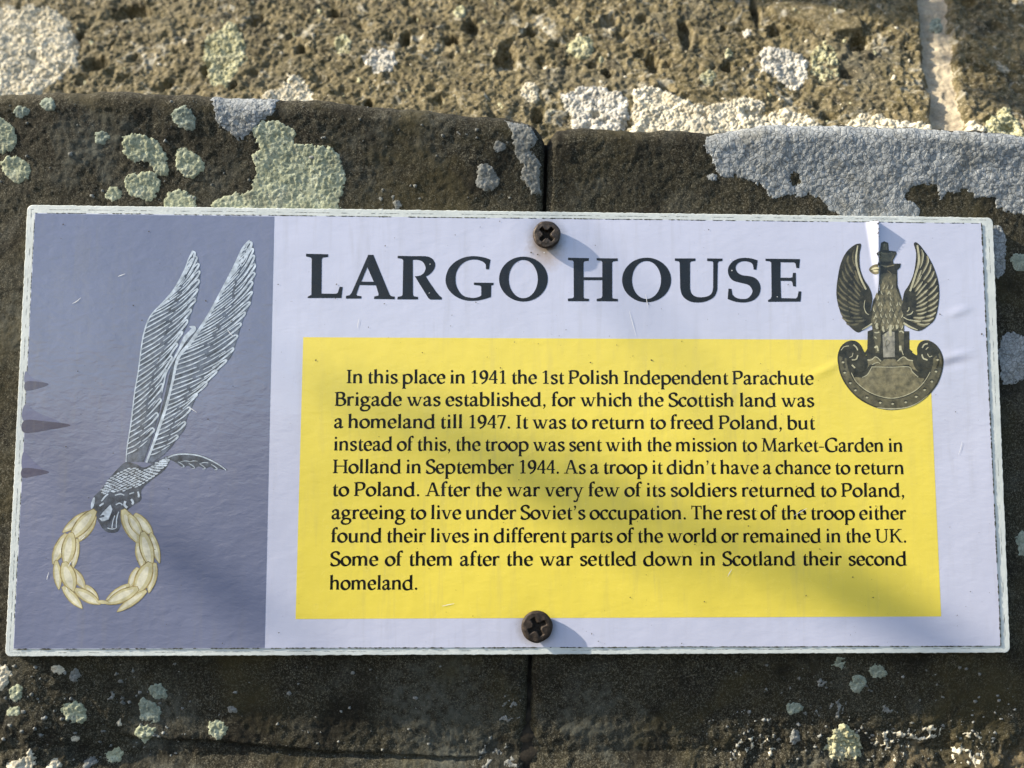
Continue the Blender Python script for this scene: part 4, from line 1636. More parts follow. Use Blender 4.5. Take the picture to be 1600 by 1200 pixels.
def badge_wing(mirror):
    w = Ink([M_BRZ1, M_BRZ2, M_BRZ3])
    rg = random.Random(8 + mirror)
    root = [(430, 720), (420, 860), (450, 960), (480, 1040)] if not mirror else [(985, 720), (1010, 860), (960, 950), (930, 1020)]
    inner = [(320, 110), (300, 300), (350, 500), (425, 660)] if not mirror else [(1065, 105), (1085, 300), (1040, 480), (975, 680)]
    outer = [(250, 150), (150, 280), (90, 450), (70, 640), (85, 820), (130, 960), (210, 1070), (320, 1160)] if not mirror else [(1110, 150), (1200, 280), (1285, 470), (1325, 650), (1318, 840), (1275, 990), (1200, 1085), (1090, 1150)]
    FEA = [[(1112, 158), (1132, 230), (1118, 330), (1090, 400)], [(1110, 420), (1085, 490), (1062, 545)], [(1185, 240), (1196, 310), (1160, 400), (1120, 470)], [(1115, 480), (1060, 570), (1010, 640)],
           [(1232, 345), (1215, 430), (1165, 510), (1140, 545)], [(1130, 560), (1080, 630), (1035, 690)], [(1272, 430), (1240, 510), (1190, 570)], [(1178, 585), (1120, 650), (1050, 740)],
           [(1298, 520), (1262, 590), (1205, 650)], [(1195, 662), (1130, 720), (1050, 790)], [(1312, 610), (1262, 680), (1200, 735)], [(1188, 745), (1120, 800), (1055, 840)],
           [(1322, 700), (1262, 765), (1200, 805)], [(1190, 812), (1130, 850), (1050, 880)], [(1320, 785), (1262, 840), (1195, 875)], [(1185, 880), (1120, 915), (1045, 925)],
           [(1315, 865), (1250, 915), (1190, 935)], [(1178, 940), (1110, 965), (1060, 965)], [(1295, 945), (1235, 985), (1170, 1000)], [(1160, 1005), (1090, 1020), (1010, 1010)],
           [(1268, 1015), (1200, 1050), (1120, 1055)], [(1215, 1085), (1150, 1105), (1060, 1090)], [(1110, 1055), (1050, 1062), (970, 1040)]]
    if not mirror:
        FEA = [[(1396 - x + rg.uniform(-6, 6), y + rg.uniform(-5, 5)) for x, y in f] for f in FEA]
    mids, lights = [], []
    for f in FEA:
        ww = (38 if mirror else 27) * rg.uniform(0.85, 1.1)
        mids += stroke(f, [ww * .45, ww, ww * .95, ww * .4], 5)
        o_ = np.array([7.0 if mirror else -5.0, -4.0])
        lights += stroke([np.array(q) + o_ for q in f], [3, 15, 12, 3] if mirror else [2, 6, 5, 2], 5)
    w.add(PXS([d1(p) for p in mids]), 1 if mirror else 0, 3, FN)
    w.add(PXS([d1(p) for p in lights]), 2 if mirror else 1, 4, FN)
    ed = stroke(inner, [14, 26, 24, 22] if not mirror else [22, 30, 26, 24], 8)
    w.add(PXS([d1(p) for p in ed]), 2, 4.6, FN)
    x = 0 if not mirror else 1
    extra = []
    if not mirror:
        extra += stroke([(410, 790), (400, 880), (425, 950), (462, 975)], [5, 10, 12, 6], 6) + stroke([(500, 1085), (430, 1130), (372, 1162)], [16, 18, 8], 6) + stroke([(545, 985), (520, 1030)], 12, 4)
    else:
        extra += stroke([(1010, 930), (985, 965), (930, 980)], [10, 14, 6], 6) + stroke([(890, 1075), (970, 1125), (1070, 1165)], [22, 24, 8], 6) + stroke([(890, 1005), (960, 1040), (1080, 1050)], [10, 14, 8], 6) + stroke([(935, 935), (958, 915), (960, 880)], 12, 4)
    w.add(PXS([d1(p) for p in extra]), 2, 5.2, FN)
    w.build('wing', badge_o)


badge_wing(0)
badge_wing(1)
cr = Ink([M_BRZ0, M_BRZ1, M_BRZ2, M_BRZ3])
cr.add([PX(d1([(612, 75), (650, 55), (702, 75), (712, 172), (800, 182), (808, 215), (760, 300), (770, 335), (862, 335), (850, 385), (800, 430), (600, 420), (560, 345), (578, 290), (540, 212), (600, 172)]))], 0, 3, FN)
cr.add([PX(d1([(575, 195), (790, 200), (745, 310), (595, 310)])), PX(d1([(635, 90), (690, 90), (690, 165), (630, 165)]))], 1, 4, FN)
cr.add(PXS([d1(p) for p in stroke([(610, 190), (640, 212), (700, 212), (750, 195)], [6, 18, 18, 6], 6) + stroke([(600, 350), (680, 372), (780, 352)], [8, 20, 8], 6) + stroke([(655, 85), (655, 130)], 14, 4)]), 2, 5, FN)
cr.build('crown', badge_o)
hd = Ink([M_BRZ2, M_BRZ3, M_BRZ0])
hd.add([PX(d1(cr_spline([(462, 410), (490, 368), (545, 345), (605, 370), (605, 440), (545, 472), (495, 452)], 4, True)))], 0, 3, FN)
hd.add([PX(d1(cr_spline([(490, 405), (540, 380), (585, 395), (580, 430), (530, 440)], 4, True)))], 1, 4, FN)
hd.add(PXS([d1(p) for p in stroke([(480, 425), (540, 410), (590, 420)], [3, 8, 8], 4)]), 2, 5, FN)
hd.build('beak', badge_o)
by = Ink([M_BRZ1, M_BRZ2, M_BRZ3, M_BRZ0])
by.add([PX(d1(cr_spline([(600, 480), (790, 470), (800, 620), (850, 780), (870, 930), (880, 1150), (520, 1150), (510, 930), (545, 800), (600, 690)], 4, True)))], 0, 3, FN)
rg = random.Random(12)
fe, fl = [], []
for r_ in range(8):
    y = 600 + r_ * 72
    hwid = 75 + min(1, r_ / 3.0) * 105
    nn_ = 3 + min(3, r_)
    for i in range(nn_):
        x = 698 + (i - (nn_ - 1) / 2 + (0.25 if r_ % 2 else -0.25)) * 2 * hwid / nn_
        x += rg.uniform(-8, 8)
        fe.append(d1([(x, y - 50), (x + 24, y), (x + 6, y + 46), (x - 8, y + 46), (x - 24, y)]))
        if rg.random() < 0.75:
            sx = rg.choice((-1, 1))
            fl += [d1(p) for p in stroke([(x + sx * 22, y + 2), (x + sx * 14, y + 34), (x, y + 52)], [4, 13, 5], 4)]
by.add(PXS(fe), 1, 4, FN)
by.add(PXS(fl), 2, 5, FN)
by.add(PXS([d1(p) for p in stroke([(690, 420), (740, 470), (700, 520), (750, 560)], [6, 14, 10, 4], 4)]), 1, 4.5, FN)
by.build('body', badge_o)
lg = Ink([M_BRZ1, M_BRZ2, M_BRZ3, mat_print('pale_plate_print', (0.25, 0.235, 0.19), 0.18, 0.5, vscale=420)])
lg.add([PX(d2([(630, 190), (700, 140), (780, 150), (785, 462), (640, 468)]))], 3, 3, FN)
lg.add([PX(d2([(515, 60), (605, 60), (610, 260), (590, 410), (545, 410), (540, 300), (515, 230)])), PX(d2([(825, 100), (900, 100), (900, 250), (890, 400), (840, 400), (835, 250)]))], 0, 3, FN)
ll = []
for pts, ww in (([(560, 40), (555, 80), (570, 110)], 26), ([(640, 80), (635, 110), (650, 150)], 26), ([(735, 60), (725, 130), (735, 200)], 34), ([(805, 60), (810, 110)], 20), ([(530, 155), (560, 160), (590, 150)], 14),
                ([(530, 210), (555, 235)], 14), ([(530, 350), (560, 330), (575, 390)], 22), ([(840, 150), (870, 140), (895, 165)], 16), ([(850, 320), (855, 380)], 30), ([(865, 370), (890, 440)], 10), ([(670, 170), (665, 210)], 24), ([(700, 225), (660, 260)], 8)):
    ll += [d2(p) for p in stroke(pts, ww, 4)]
lg.add(PXS(ll), 2, 4.4, FN)
lg.add(PXS([d2(p) for p in stroke([(680, 255), (668, 310), (690, 370)], [4, 8, 4], 4) + stroke([(690, 250), (720, 280), (690, 320)], 7, 4)]), 1, 4.6, FN)
lg.build('leg', badge_o)
sd_ = Ink([M_BRZ0, M_BRZ1, M_BRZ2, M_BRZ3])
ringo = cr_spline([(90, 450), (92, 560), (130, 700), (205, 830), (310, 945), (430, 1025), (570, 1085), (740, 1108), (920, 1085), (1070, 1025), (1195, 925), (1300, 790), (1358, 640), (1370, 520), (1345, 410)], 5)
ringi = cr_spline([(180, 480), (190, 560), (225, 680), (280, 770), (350, 845), (450, 915), (590, 970), (740, 990), (890, 970), (1020, 915), (1110, 840), (1185, 750), (1235, 640), (1260, 550), (1262, 480)], 5)
sd_.add(PXS([d2(p) for p in strip(ringo, ringi)]), 1, 3, FN)
sd_.add([PX(d2(cr_spline([(372, 720), (440, 680), (480, 610), (515, 588), (740, 590), (955, 588), (1000, 640), (1080, 720), (1150, 735), (1100, 830), (1010, 900), (880, 955), (740, 975), (600, 955), (460, 900), (350, 825), (275, 720)], 4, True)))], 2, 4, FN)
sd_.add([PX(d2([(600, 540), (650, 490), (790, 490), (830, 545), (900, 570), (520, 575)])), PX(d2([(430, 500), (540, 470), (620, 520), (560, 555), (470, 560), (430, 620), (370, 650), (420, 590)])), PX(d2([(810, 520), (890, 470), (1000, 500), (1030, 590), (1080, 650), (1000, 610), (960, 560), (860, 560)]))], 2, 3.6, FN)
hl = []
for pts, ww in (([(240, 660), (290, 760), (360, 830), (460, 900), (600, 955), (740, 978), (880, 955), (1010, 900), (1100, 830), (1170, 745), (1225, 650)], 9), ([(375, 718), (440, 682), (490, 600), (520, 586), (740, 590), (955, 586), (1000, 645), (1075, 715)], 9),
                ([(560, 1095), (740, 1112), (930, 1092), (1070, 1035), (1190, 945)], [6, 16, 10, 7, 5]), ([(440, 500), (490, 500), (545, 462), (612, 515)], 12), ([(815, 515), (890, 462), (950, 500), (1010, 510)], 12),
                ([(265, 310), (300, 340), (320, 380)], 16), ([(245, 500), (300, 490), (320, 440)], 16), ([(110, 380), (150, 335), (210, 325)], 9), ([(1125, 350), (1150, 310), (1195, 295)], 18), ([(1120, 430), (1140, 480), (1190, 500)], 18),
                ([(245, 560), (285, 600)], 18), ([(1170, 370), (1200, 340)], 10), ([(1190, 420), (1215, 460), (1250, 450)], 10), ([(215, 470), (250, 450), (260, 410)], 8), ([(500, 560), (560, 530), (600, 545)], 8)):
    hl += [d2(p) for p in stroke(pts, ww, 5)]
sd_.add(PXS(hl), 3, 5, FN)
st, sk = [], []
for x, y in ((435, 960), (600, 1025), (755, 1040), (920, 1020), (1050, 950), (1155, 865), (1245, 760), (1298, 635), (1315, 490), (290, 870), (225, 780), (155, 650), (135, 520)):
    sk.append(d2([(x - 26, y - 14), (x, y - 24), (x + 26, y - 10), (x + 12, y + 12), (x - 10, y + 16)]))
    st.append(d2([(x - 6, y - 2), (x + 20, y + 4), (x + 4, y + 24), (x - 18, y + 12)]))
sd_.add(PXS(sk), 0, 4.2, FN)
sd_.add(PXS(st), 3, 5, FN)
dk = []
for pts, ww in (([(240, 690), (300, 640), (400, 610), (420, 520), (390, 420), (330, 300)], [10, 40, 60, 50, 40, 20]), ([(1110, 720), (1090, 620), (1040, 540), (1040, 450)], [20, 44, 40, 16]), ([(180, 380), (230, 360), (270, 400), (240, 440), (200, 430)], 16), ([(1200, 380), (1250, 380), (1260, 430), (1210, 440)], 14),
                ([(150, 420), (140, 520), (160, 600)], 26), ([(1310, 420), (1330, 520), (1310, 600)], 22), ([(1130, 780), (1200, 690), (1230, 600)], [14, 26, 14])):
    dk += [d2(p) for p in stroke(pts, ww, 5)]
sd_.add(PXS(dk), 0, 4.0, FN)
sd_.build('shield', badge_o)

# --- dirt flecks stuck to the sheet and pale chips in the lettering
M_FLECK = mat_simple_rock('dirt_fleck', (0.03, 0.025, 0.02), (0.10, 0.085, 0.06), 900, 0.2)
k = NT('pale_chip', 0.5)
k.color((0.72, 0.73, 0.76))
M_CHIP = k.m
fk = Ink([M_FLECK, M_CHIP])
rg = random.Random(77)


def fleck(c, r):
    pts = []
    n = rg.randint(5, 8)
    el_ = rg.uniform(0.5, 1)
    ro_ = rg.uniform(0, 180)
    for p in ell(0, 0, r, r * el_, n, ro_):
        pts.append((c[0] + p[0] * rg.uniform(0.5, 1.2), c[1] + p[1] * rg.uniform(0.5, 1.2)))
    return pts


for _ in range(420):
    u, v = rg.random(), rg.random()
    c = bil(u, v)
    r = 0.00009 + 0.00022 * rg.random() ** 3
    fk.add([fleck(c, r)], 0, 6.5)
for x, y, L_, an in ((988, 505, 40, 105), (1140, 895, 14, 60), (300, 640, 18, 150), (120, 470, 16, 35), (190, 430, 12, 20), (1010, 470, 22, 100), (560, 505, 16, 80), (1250, 800, 24, 30),
                     (700, 945, 20, 12), (360, 520, 15, 130), (1500, 700, 22, 75), (110, 880, 12, 60), (95, 860, 10, 100), (130, 840, 9, 40), (75, 900, 12, 75), (105, 920, 8, 120)):
    dx, dy = math.cos(R(an)) * L_ / 2, -math.sin(R(an)) * L_ / 2
    fk.add(PXS(stroke([(x - dx, y - dy), (x + rg.uniform(-1, 1), y + rg.uniform(-1, 1)), (x + dx, y + dy)], [0.3, 1.0, 0.3], 5)), 1, 6.5)
for x, y in ((672, 413), (671, 458), (1143, 423), (1214, 464), (1141, 406), (850, 395), (1453, 494)):
    fk.add([fleck(at_y(x, y), 0.00024)], 1, 6.5)
for x, y in ((494, 563), (248, 562), (209, 478), (1468, 491), (1533, 522), (1018, 563), (782, 575), (840, 398), (830, 395), (322, 470)):
    fk.add([fleck(at_y(x, y), 0.0004)], 0, 6.5)
tag(fk.build('dirt_flecks', sign), kind='stuff')

# torn notches at the lip of the crease
tn = Ink([M_FLECK])
for x, y, r in ((1367, 352, .0005), (1368.5, 360, .00035), (1368, 366, .00045), (1370, 372, .0003)):
    tn.add([fleck(at_y(x, y), r)], 0, 7)
tn.build('torn_crease_edge', sign)


# ----------------------------------------------------------------- screws
def mat_screw(f=1.0):
    k = NT('rusty_steel', 0.5 if f == 1.0 else 0.7, 0.5)
    k.b.inputs['Metallic'].default_value = 0.35
    a = k.noise(700, 5, 0.7)
    b = k.noise(1800, 3, 0.6)
    col = k.ramp(a, [(0.3, (0.020, 0.014, 0.011)), (0.52, (0.042, 0.031, 0.024)), (0.72, (0.09, 0.067, 0.052))])
    col = k.mix(k.ramp(b, [(0.62, 0.0), (0.74, 0.6)]), col, (0.22, 0.17, 0.12))
    if f != 1.0:
        col = k.mix(1.0, col, (f, f * 0.94, f * 0.9), 'MULTIPLY')
    k.color(col)
    k.bump(a, 0.7, 0.00025)
    k.bump(b, 0.4, 0.0001)
    return k.m


M_SCREW = mat_screw()
M_RECESS = mat_simple_rock('dark_recess', (0.010, 0.008, 0.006), (0.03, 0.022, 0.016), 900, 0.3)  # darker colour inside the cross recess


def make_screw(loc, rad, turn, tiltx, tiltz, label, fill=1.0, mat=None):
    root = empty('cross_head_screw', (loc[0], 0, loc[1]))
    tag(root, label, 'screw', 'screws holding the sign')
    H = 0.0030
    n = 72
    # polar head with the cross pressed in
    rs = np.concatenate([np.linspace(0.0, 0.82, 46), np.linspace(0.84, 1.0, 10)])
    th = np.linspace(0, 2 * np.pi, n, endpoint=False)
    V = []

    def depth(x, z):
        c, s = math.cos(turn), math.sin(turn)
        u, v = x * c + z * s, -x * s + z * c
        arm = 0.13
        d = 0
        for p, q in ((u, v), (v, u)):
            wv = arm * (1 - 0.22 * abs(p))
            e = max(abs(q) - wv, abs(p) - 0.60)
            d = max(d, float(sstep(0.05, -0.05, np.array(e))))
        e = math.hypot(x, z) - 0.24
        d = max(d, float(sstep(0.10, -0.06, np.array(e))))
        return d
    for ri_, r in enumerate(rs):
        for t in th:
            x, z = r * math.cos(t), r * math.sin(t)
            rim = 1 + 0.012 * math.sin(3 * t + 1) + 0.012 * math.sin(7 * t)
            y = -H - 0.00022 * (1 - r * r)
            if r > 0.86:
                y += 0.00055 * ((r - 0.86) / 0.14) ** 2
            y += 0.0016 * fill * depth(x, z) - 0.00012 * float(perlin(np.array([x * 3.1 + turn * 9]), np.array([z * 3.1]), 14)[0])
            V.append((x * rad * rim, y, z * rad * rim))
    for rr, y in ((1.0, -H + 0.0012), (0.90, -H + 0.0019), (0.55, 0.0001)):
        for t in th:
            V.append((rr * rad * math.cos(t), y, rr * rad * math.sin(t)))
    P = np.array(V)
    nr = len(rs) + 3
    idx = np.arange(nr * n).reshape(nr, n)
    q = np.stack([idx[:-1], np.roll(idx, -1, 1)[:-1], np.roll(idx, -1, 1)[1:], idx[1:]], -1).reshape(-1, 4)
    # tilt about the axis
    rot = Matrix.Rotation(tiltx, 3, 'X') @ Matrix.Rotation(tiltz, 3, 'Z')
    P = P @ np.array(rot).T
    hd_ = link_mesh('head', P, q[n:] if False else q, [mat or M_SCREW, M_RECESS], root, smooth=True)
    # material of the recess
    mi = []
    for f in q:
        c = P[f].mean(0) / rad
        mi.append(1 if (f[0] < len(rs) * n and depth(c[0], c[2]) > 0.55) else 0)
    hd_.data.polygons.foreach_set('material_index', np.array(mi, np.int32))
    # shank
    V = []
    for y in (-0.0009, 0.012):
        for t in np.linspace(0, 2 * np.pi, 24, endpoint=False):
            V.append((rad * 0.5 * math.cos(t), y, rad * 0.5 * math.sin(t)))
    F = [(i, (i + 1) % 24, 24 + (i + 1) % 24, 24 + i) for i in range(24)]
    link_mesh('shank', V, F, [M_SCREW], root, smooth=True)
    return root


px = SIGN_W / 1520
make_screw(SCREWS[0], 21.5 * px, R(45), R(2), R(-3), 'rusty brown cross-head screw at the top edge of the sign, above the title')
make_screw(SCREWS[1], 23.5 * px, R(28), R(-1), R(2), 'rusty brown cross-head screw at the bottom edge of the sign, half over the yellow panel', 0.75, mat_screw(0.62))


# ----------------------------------------------------------------- lichens
def lichen_mesh(ab_poly, surf, step, thick, edge, rough, seed, holes=(), frill=1.0, sparse=0.0):
    ab = np.array(ab_poly)
    mg = 0.0025
    a = np.arange(ab[:, 0].min() - mg, ab[:, 0].max() + mg, step)
    b = np.arange(ab[:, 1].min() - mg, ab[:, 1].max() + mg, step)
    A, B = np.meshgrid(a, b)
    sd = poly_sd(A, B, ab_poly)
    size = min(np.ptp(ab[:, 0]), np.ptp(ab[:, 1]))
    am = min(0.0018, size * 0.10) * frill
    sd = sd + am * fbm(A, B, min(0.0055, max(0.002, size * 0.38)), 4, seed, 0.62) + am * 0.55 * fbm(A, B, 0.0016, 2, seed + 3)
    for hp in holes:
        sd = np.minimum(sd, -poly_sd(A, B, hp) + 0.0005 * fbm(A, B, 0.002, 2, seed))
    if sparse:
        sd = np.minimum(sd, (fbm(A, B, 0.0030, 3, seed + 40, 0.6) - sparse + 0.35) * 0.004 + 0)
    rim = sstep(0.0016, 0.0, sd)
    sd = sd - rim * 0.0011 * np.maximum(0, fbm(A, B, 0.0014, 2, seed + 21, 0.7) + 0.05)
    f1, idv = worley(A, B, 0.0013, seed + 7)
    prof = sstep(0, edge, sd)
    lift = prof * thick * (0.55 + 0.45 * fbm(A, B, 0.006, 2, seed + 11)) + prof * rough * ((0.5 - f1) * (0.5 + idv) + 0.9 * fbm(A, B, 0.0011, 2, seed + 12))
    lift = np.where(sd > 0, np.maximum(lift, 0.00002 + 0.00012 * prof), -0.00035)
    P = surf(A, B, lift)
    q = grid_quads(*A.shape)
    keep = (sd.reshape(-1)[q] > 0).sum(1) >= 1
    q = q[keep]
    if len(q) == 0:
        return None
    used = np.unique(q)
    rm = np.zeros(A.size, np.int64)
    rm[used] = np.arange(len(used))
    return P.reshape(-1, 3)[used], rm[q]


def circ(x, y, rx, ry=None, seed=0, n=22):
    ry = ry or rx
    rg_ = random.Random(seed * 7 + int(x))
    ph = [rg_.uniform(0, 6.28) for _ in range(3)]
    out = []
    for i in range(n):
        t = 2 * math.pi * i / n
        r = 1 + 0.09 * math.sin(2 * t + ph[0]) + 0.07 * math.sin(3 * t + ph[1]) + 0.04 * math.sin(5 * t + ph[2])
        out.append((x + rx * r * math.cos(t), y + ry * r * math.sin(t)))
    return out


LN = [0]


def lichen(poly, surf, colour, label, thick=0.0007, edge=0.0011, rough=0.00045, holes=(), frill=1.0, group='lichens on the wall', sparse=0.0, step=None):
    LN[0] += 1
    seed = 300 + LN[0] * 13
    if surf == 'U':
        ab = [up_ab(x, y) for x, y in poly]
        hp = [[up_ab(x, y) for x, y in h] for h in holes]
        fn = upper_points
    else:
        yy = 0.003
        ab = [at_y(x, y, yy) for x, y in poly]
        hp = [[at_y(x, y, yy) for x, y in h] for h in holes]

        def fn(A, B, lift):
            return ledge_points(A, B, surf, lift)
    ab = np.array(ab)
    r = lichen_mesh([tuple(p) for p in ab], fn, step or 0.00032, thick, edge, rough, seed, hp, frill, sparse)
    if r is None:
        return
    V, q = r
    c = V.mean(0)
    o = link_quads('lichen_patch', V - c, q, LM[colour])
    o.location = c
    tag(o, label, 'lichen', group)
    return o


c1, c2, c3 = crop(0, 0, 2.857), crop(500, 0, 2.857), crop(1040, 0, 2.857)
GU = 'lichens on the sunlit upper stone'
GL = 'lichens on the stone above the sign'
GB_ = 'lichens on the stone below the sign'
GS = 'lichens beside the right edge of the sign'
U_ = dict(group=GU, thick=0.0008, rough=0.0010, frill=1.5)
lichen([(-20, 5), (40, 12), (75, 8), (108, 30), (125, 72), (118, 100), (90, 118), (62, 140), (55, 160), (-20, 160)], 'U', 'cream', 'largest cream lichen crust, filling the top left corner of the wall', **U_)
lichen([(362, 36), (380, 58), (386, 88), (372, 112), (352, 137), (330, 132), (316, 92), (326, 58)], 'U', 'yellow', 'tall pale yellow-green lichen on the upper stone, left of the middle', **U_)
lichen([(400, 172), (408, 150), (440, 138), (450, 116), (468, 113), (484, 135), (496, 158), (494, 178)], 'U', 'cream', 'cream lichen on the upper stone just above the blue-grey ledge patch', **U_)
lichen(circ(537, 68, 14, 14, 4), 'U', 'yellow', 'small yellow lichen button left of the round white one on the upper stone', **U_)
lichen(circ(594, 96, 26, 20, 5), 'U', 'white', 'round white lichen left of the deep pit in the upper stone', **U_)
lichen(circ(908, 74, 20, 18, 6), 'U', 'yellow', 'round pale green lichen right of the deep pit in the upper stone', **U_)
lichen([(1184, 82), (1200, 72), (1238, 76), (1262, 92), (1262, 120), (1244, 136), (1216, 120), (1190, 112)], 'U', 'white', 'bright white lichen on the upper stone, above the big grey crust', **U_)
lichen([(1266, 75), (1288, 66), (1312, 78), (1312, 112), (1290, 122), (1268, 112)], 'U', 'yellow', 'ragged pale yellow lichen touching the right side of the bright white one', **U_, sparse=0.25)
lichen([(876, 150), (905, 134), (940, 136), (975, 150), (986, 178), (970, 206), (895, 206), (890, 180)], 'U', 'white', 'lumpy white lichen above the joint, at the left end of the cream band', **U_)
lichen([(990, 142), (1020, 136), (1060, 150), (1100, 168), (1140, 160), (1165, 152), (1196, 160), (1205, 200), (1200, 226), (1050, 226), (985, 212)], 'U', 'cream', 'long lumpy cream lichen band along the top edge of the right ledge stone', **U_)
lichen([(1202, 178), (1225, 165), (1256, 176), (1284, 196), (1280, 210), (1205, 212)], 'U', 'cream', 'short cream lichen at the right end of the lumpy cream band', **U_)
lichen([(1316, 200), (1340, 180), (1372, 176), (1400, 190), (1440, 192), (1462, 200), (1460, 216), (1316, 214)], 'U', 'cream', 'flat cream lichen left of the foot of the pale mortar joint', **U_)
lichen([(1540, 190), (1566, 165), (1590, 180), (1604, 205), (1596, 222), (1545, 220)], 'U', 'yellow', 'pale yellow-green lichen right of the pale mortar joint, low on the wall', **U_)
lichen([(1500, 205), (1515, 190), (1540, 200), (1542, 222), (1500, 220)], 'U', 'cream', 'small cream lichen between the mortar joint and the yellow-green one', **U_)
lichen(circ(1106, 123, 12, 11, 15), 'U', 'yellow', 'small pale lichen dot left of and below the bright white one', **U_)
lichen(circ(1167, 51, 9, 9, 16), 'U', 'white', 'tiny white lichen dot above and left of the bright white one', **U_)
lichen(circ(1138, 86, 7, 9, 17), 'U', 'yellow', 'tiny yellow lichen dot left of the bright white one', **U_)
lichen(circ(1468, 28, 12, 12, 18), 'U', 'sage', 'round grey-green lichen in the shaded top right corner', **U_)
lichen(circ(718, 17, 10, 10, 19), 'U', 'yellow', 'small pale lichen at the top edge of the photo, above the deep pit', **U_)
lichen([(812, 150), (818, 130), (836, 128), (844, 150), (834, 162)], 'U', 'cream', 'small cream lichen on the upper stone above the joint between ledge stones', **U_)

E_ = dict(group=GL, thick=0.00030, rough=0.00026)
lichen([(-20, 190), (10, 188), (28, 200), (33, 218), (26, 236), (10, 244), (-20, 244)], 'L', 'green', 'pale green lichen cut by the left edge of the photo, upper of two', **E_)
lichen([(2, 258), (12, 243), (34, 245), (52, 262), (46, 282), (26, 289), (8, 276)], 'L', 'green', 'pale green lichen above the sign corner, lower of two at the left edge', **E_)
lichen(circ(42, 181, 13, 10, 3), 'L', 'sage', 'small grey-green lichen near the top left of the ledge stone', **E_)
lichen(circ(85, 170, 13, 12, 4), 'L', 'sage', 'small grey-green lichen on the ledge rim, second from the left edge', **E_)
lichen(circ(164, 219, 12, 12, 5), 'L', 'sage', 'small round lichen left of the twin-lobed green one', **E_)
lichen([(192, 225), (205, 213), (222, 212), (250, 222), (264, 240), (268, 262), (262, 280), (245, 274), (232, 254), (212, 256), (196, 244)], 'L', 'green', 'curved twin-lobed green lichen on the left ledge stone', **E_)
lichen(circ(224, 290, 27, 25, 7), 'L', 'green', 'round green lichen just below the twin-lobed one', **E_)
lichen(circ(294, 191, 21, 17, 8), 'L', 'sage', 'oval sage lichen left of the blue-grey patch on the ledge rim', **E_)
lichen(circ(297, 257, 24, 22, 9), 'L', 'green', 'round pale green lichen between the twin-lobed one and the big spreading one', **E_)
lichen(circ(177, 303, 14, 12, 10), 'L', 'green', 'small green lichen just above the sign, left of the round one', **E_)
lichen([(252, 318), (256, 304), (272, 295), (292, 297), (306, 308), (309, 340), (252, 340)], 'L', 'green', 'green lichen half hidden by the sign, left of the biggest spreading one', **E_)
lichen([(330, 150), (360, 150), (436, 155), (433, 186), (415, 194), (395, 212), (376, 223), (360, 212), (344, 196)], 'L', 'grey', 'blue-grey lichen hanging over the rim of the left ledge stone', **E_)
lichen(c1([(1125, 585), (1180, 557), (1260, 552), (1310, 582), (1332, 640), (1400, 657), (1490, 657), (1530, 720), (1545, 780), (1520, 920), (1510, 1000), (930, 1000), (945, 900), (1000, 866), (1120, 850), (1140, 760), (1130, 700), (1180, 672), (1135, 630)]), 'L', 'green', 'biggest pale green lichen, spreading down to the top edge of the sign', **E_)
lichen(c2([(822, 545), (930, 555), (975, 620), (945, 680), (985, 740), (990, 870), (940, 870), (890, 780), (905, 740), (870, 700), (850, 620)]), 'L', 'ash', 'long ash-grey lichen running down beside the joint above the sign', **E_)
lichen(circ(761, 280, 20, 20, 15), 'L', 'ash', 'round ash-grey lichen left of the joint above the sign', **E_)
lichen(circ(780, 233, 10, 10, 16), 'L', 'ash', 'tiny ash-grey lichen above the round one by the joint', **E_)
lichen(circ(728, 212, 14, 13, 17), 'L', 'ash', 'thin broken grey lichen under the ledge rim left of the joint', sparse=0.42, **E_)
lichen(circ(605, 318, 26, 13, 18), 'L', 'ash', 'thin broken grey lichen touching the sign, right of the biggest green one', sparse=0.40, **E_)
RB = c3([(160, 645), (195, 605), (300, 575), (500, 545), (750, 560), (1100, 570), (1300, 585), (1700, 610), (1700, 975), (1560, 960), (1480, 925), (1470, 890), (1400, 890), (1330, 855), (1260, 870), (1222, 892), (1200, 830), (1130, 825), (1085, 845), (1075, 888), (1140, 930), (1130, 1000), (800, 1000), (755, 945), (700, 900), (640, 860), (600, 882), (540, 875), (480, 890), (450, 850), (380, 815), (330, 795), (260, 800), (215, 760), (200, 710), (165, 680)])
lichen(RB, 'R', 'grey', 'great blue-grey lichen crust covering the rim of the right ledge stone', holes=[c3([(565, 770), (590, 785), (595, 820), (570, 830), (556, 800)])], group=GL, thick=0.00030, rough=0.00013)
lichen(circ(1113, 278, 10, 6, 20), 'R', 'grey', 'small grey lichen crumb at the lower left of the great blue-grey crust', **E_)
lichen([(1553, 352), (1568, 350), (1575, 372), (1574, 425), (1562, 436), (1552, 430)], 'R', 'grey', 'blue-grey lichen beside the top right corner of the sign', **{**E_, 'group': GS})
lichen([(1578, 402), (1590, 393), (1612, 396), (1612, 424), (1588, 422)], 'R', 'sage', 'grey-green lichen at the right edge of the photo beside the sign', **{**E_, 'group': GS})
lichen([(1562, 545), (1572, 520), (1590, 517), (1620, 535), (1620, 585), (1590, 598), (1570, 602), (1566, 575)], 'R', 'grey', 'blue-grey lichen right of the sign, level with the crowned eagle shield', **{**E_, 'group': GS})
lichen([(1588, 840), (1600, 828), (1615, 835), (1615, 870), (1594, 868)], 'R', 'sage', 'small grey-green lichen right of the sign, level with the last text lines', **{**E_, 'group': GS})

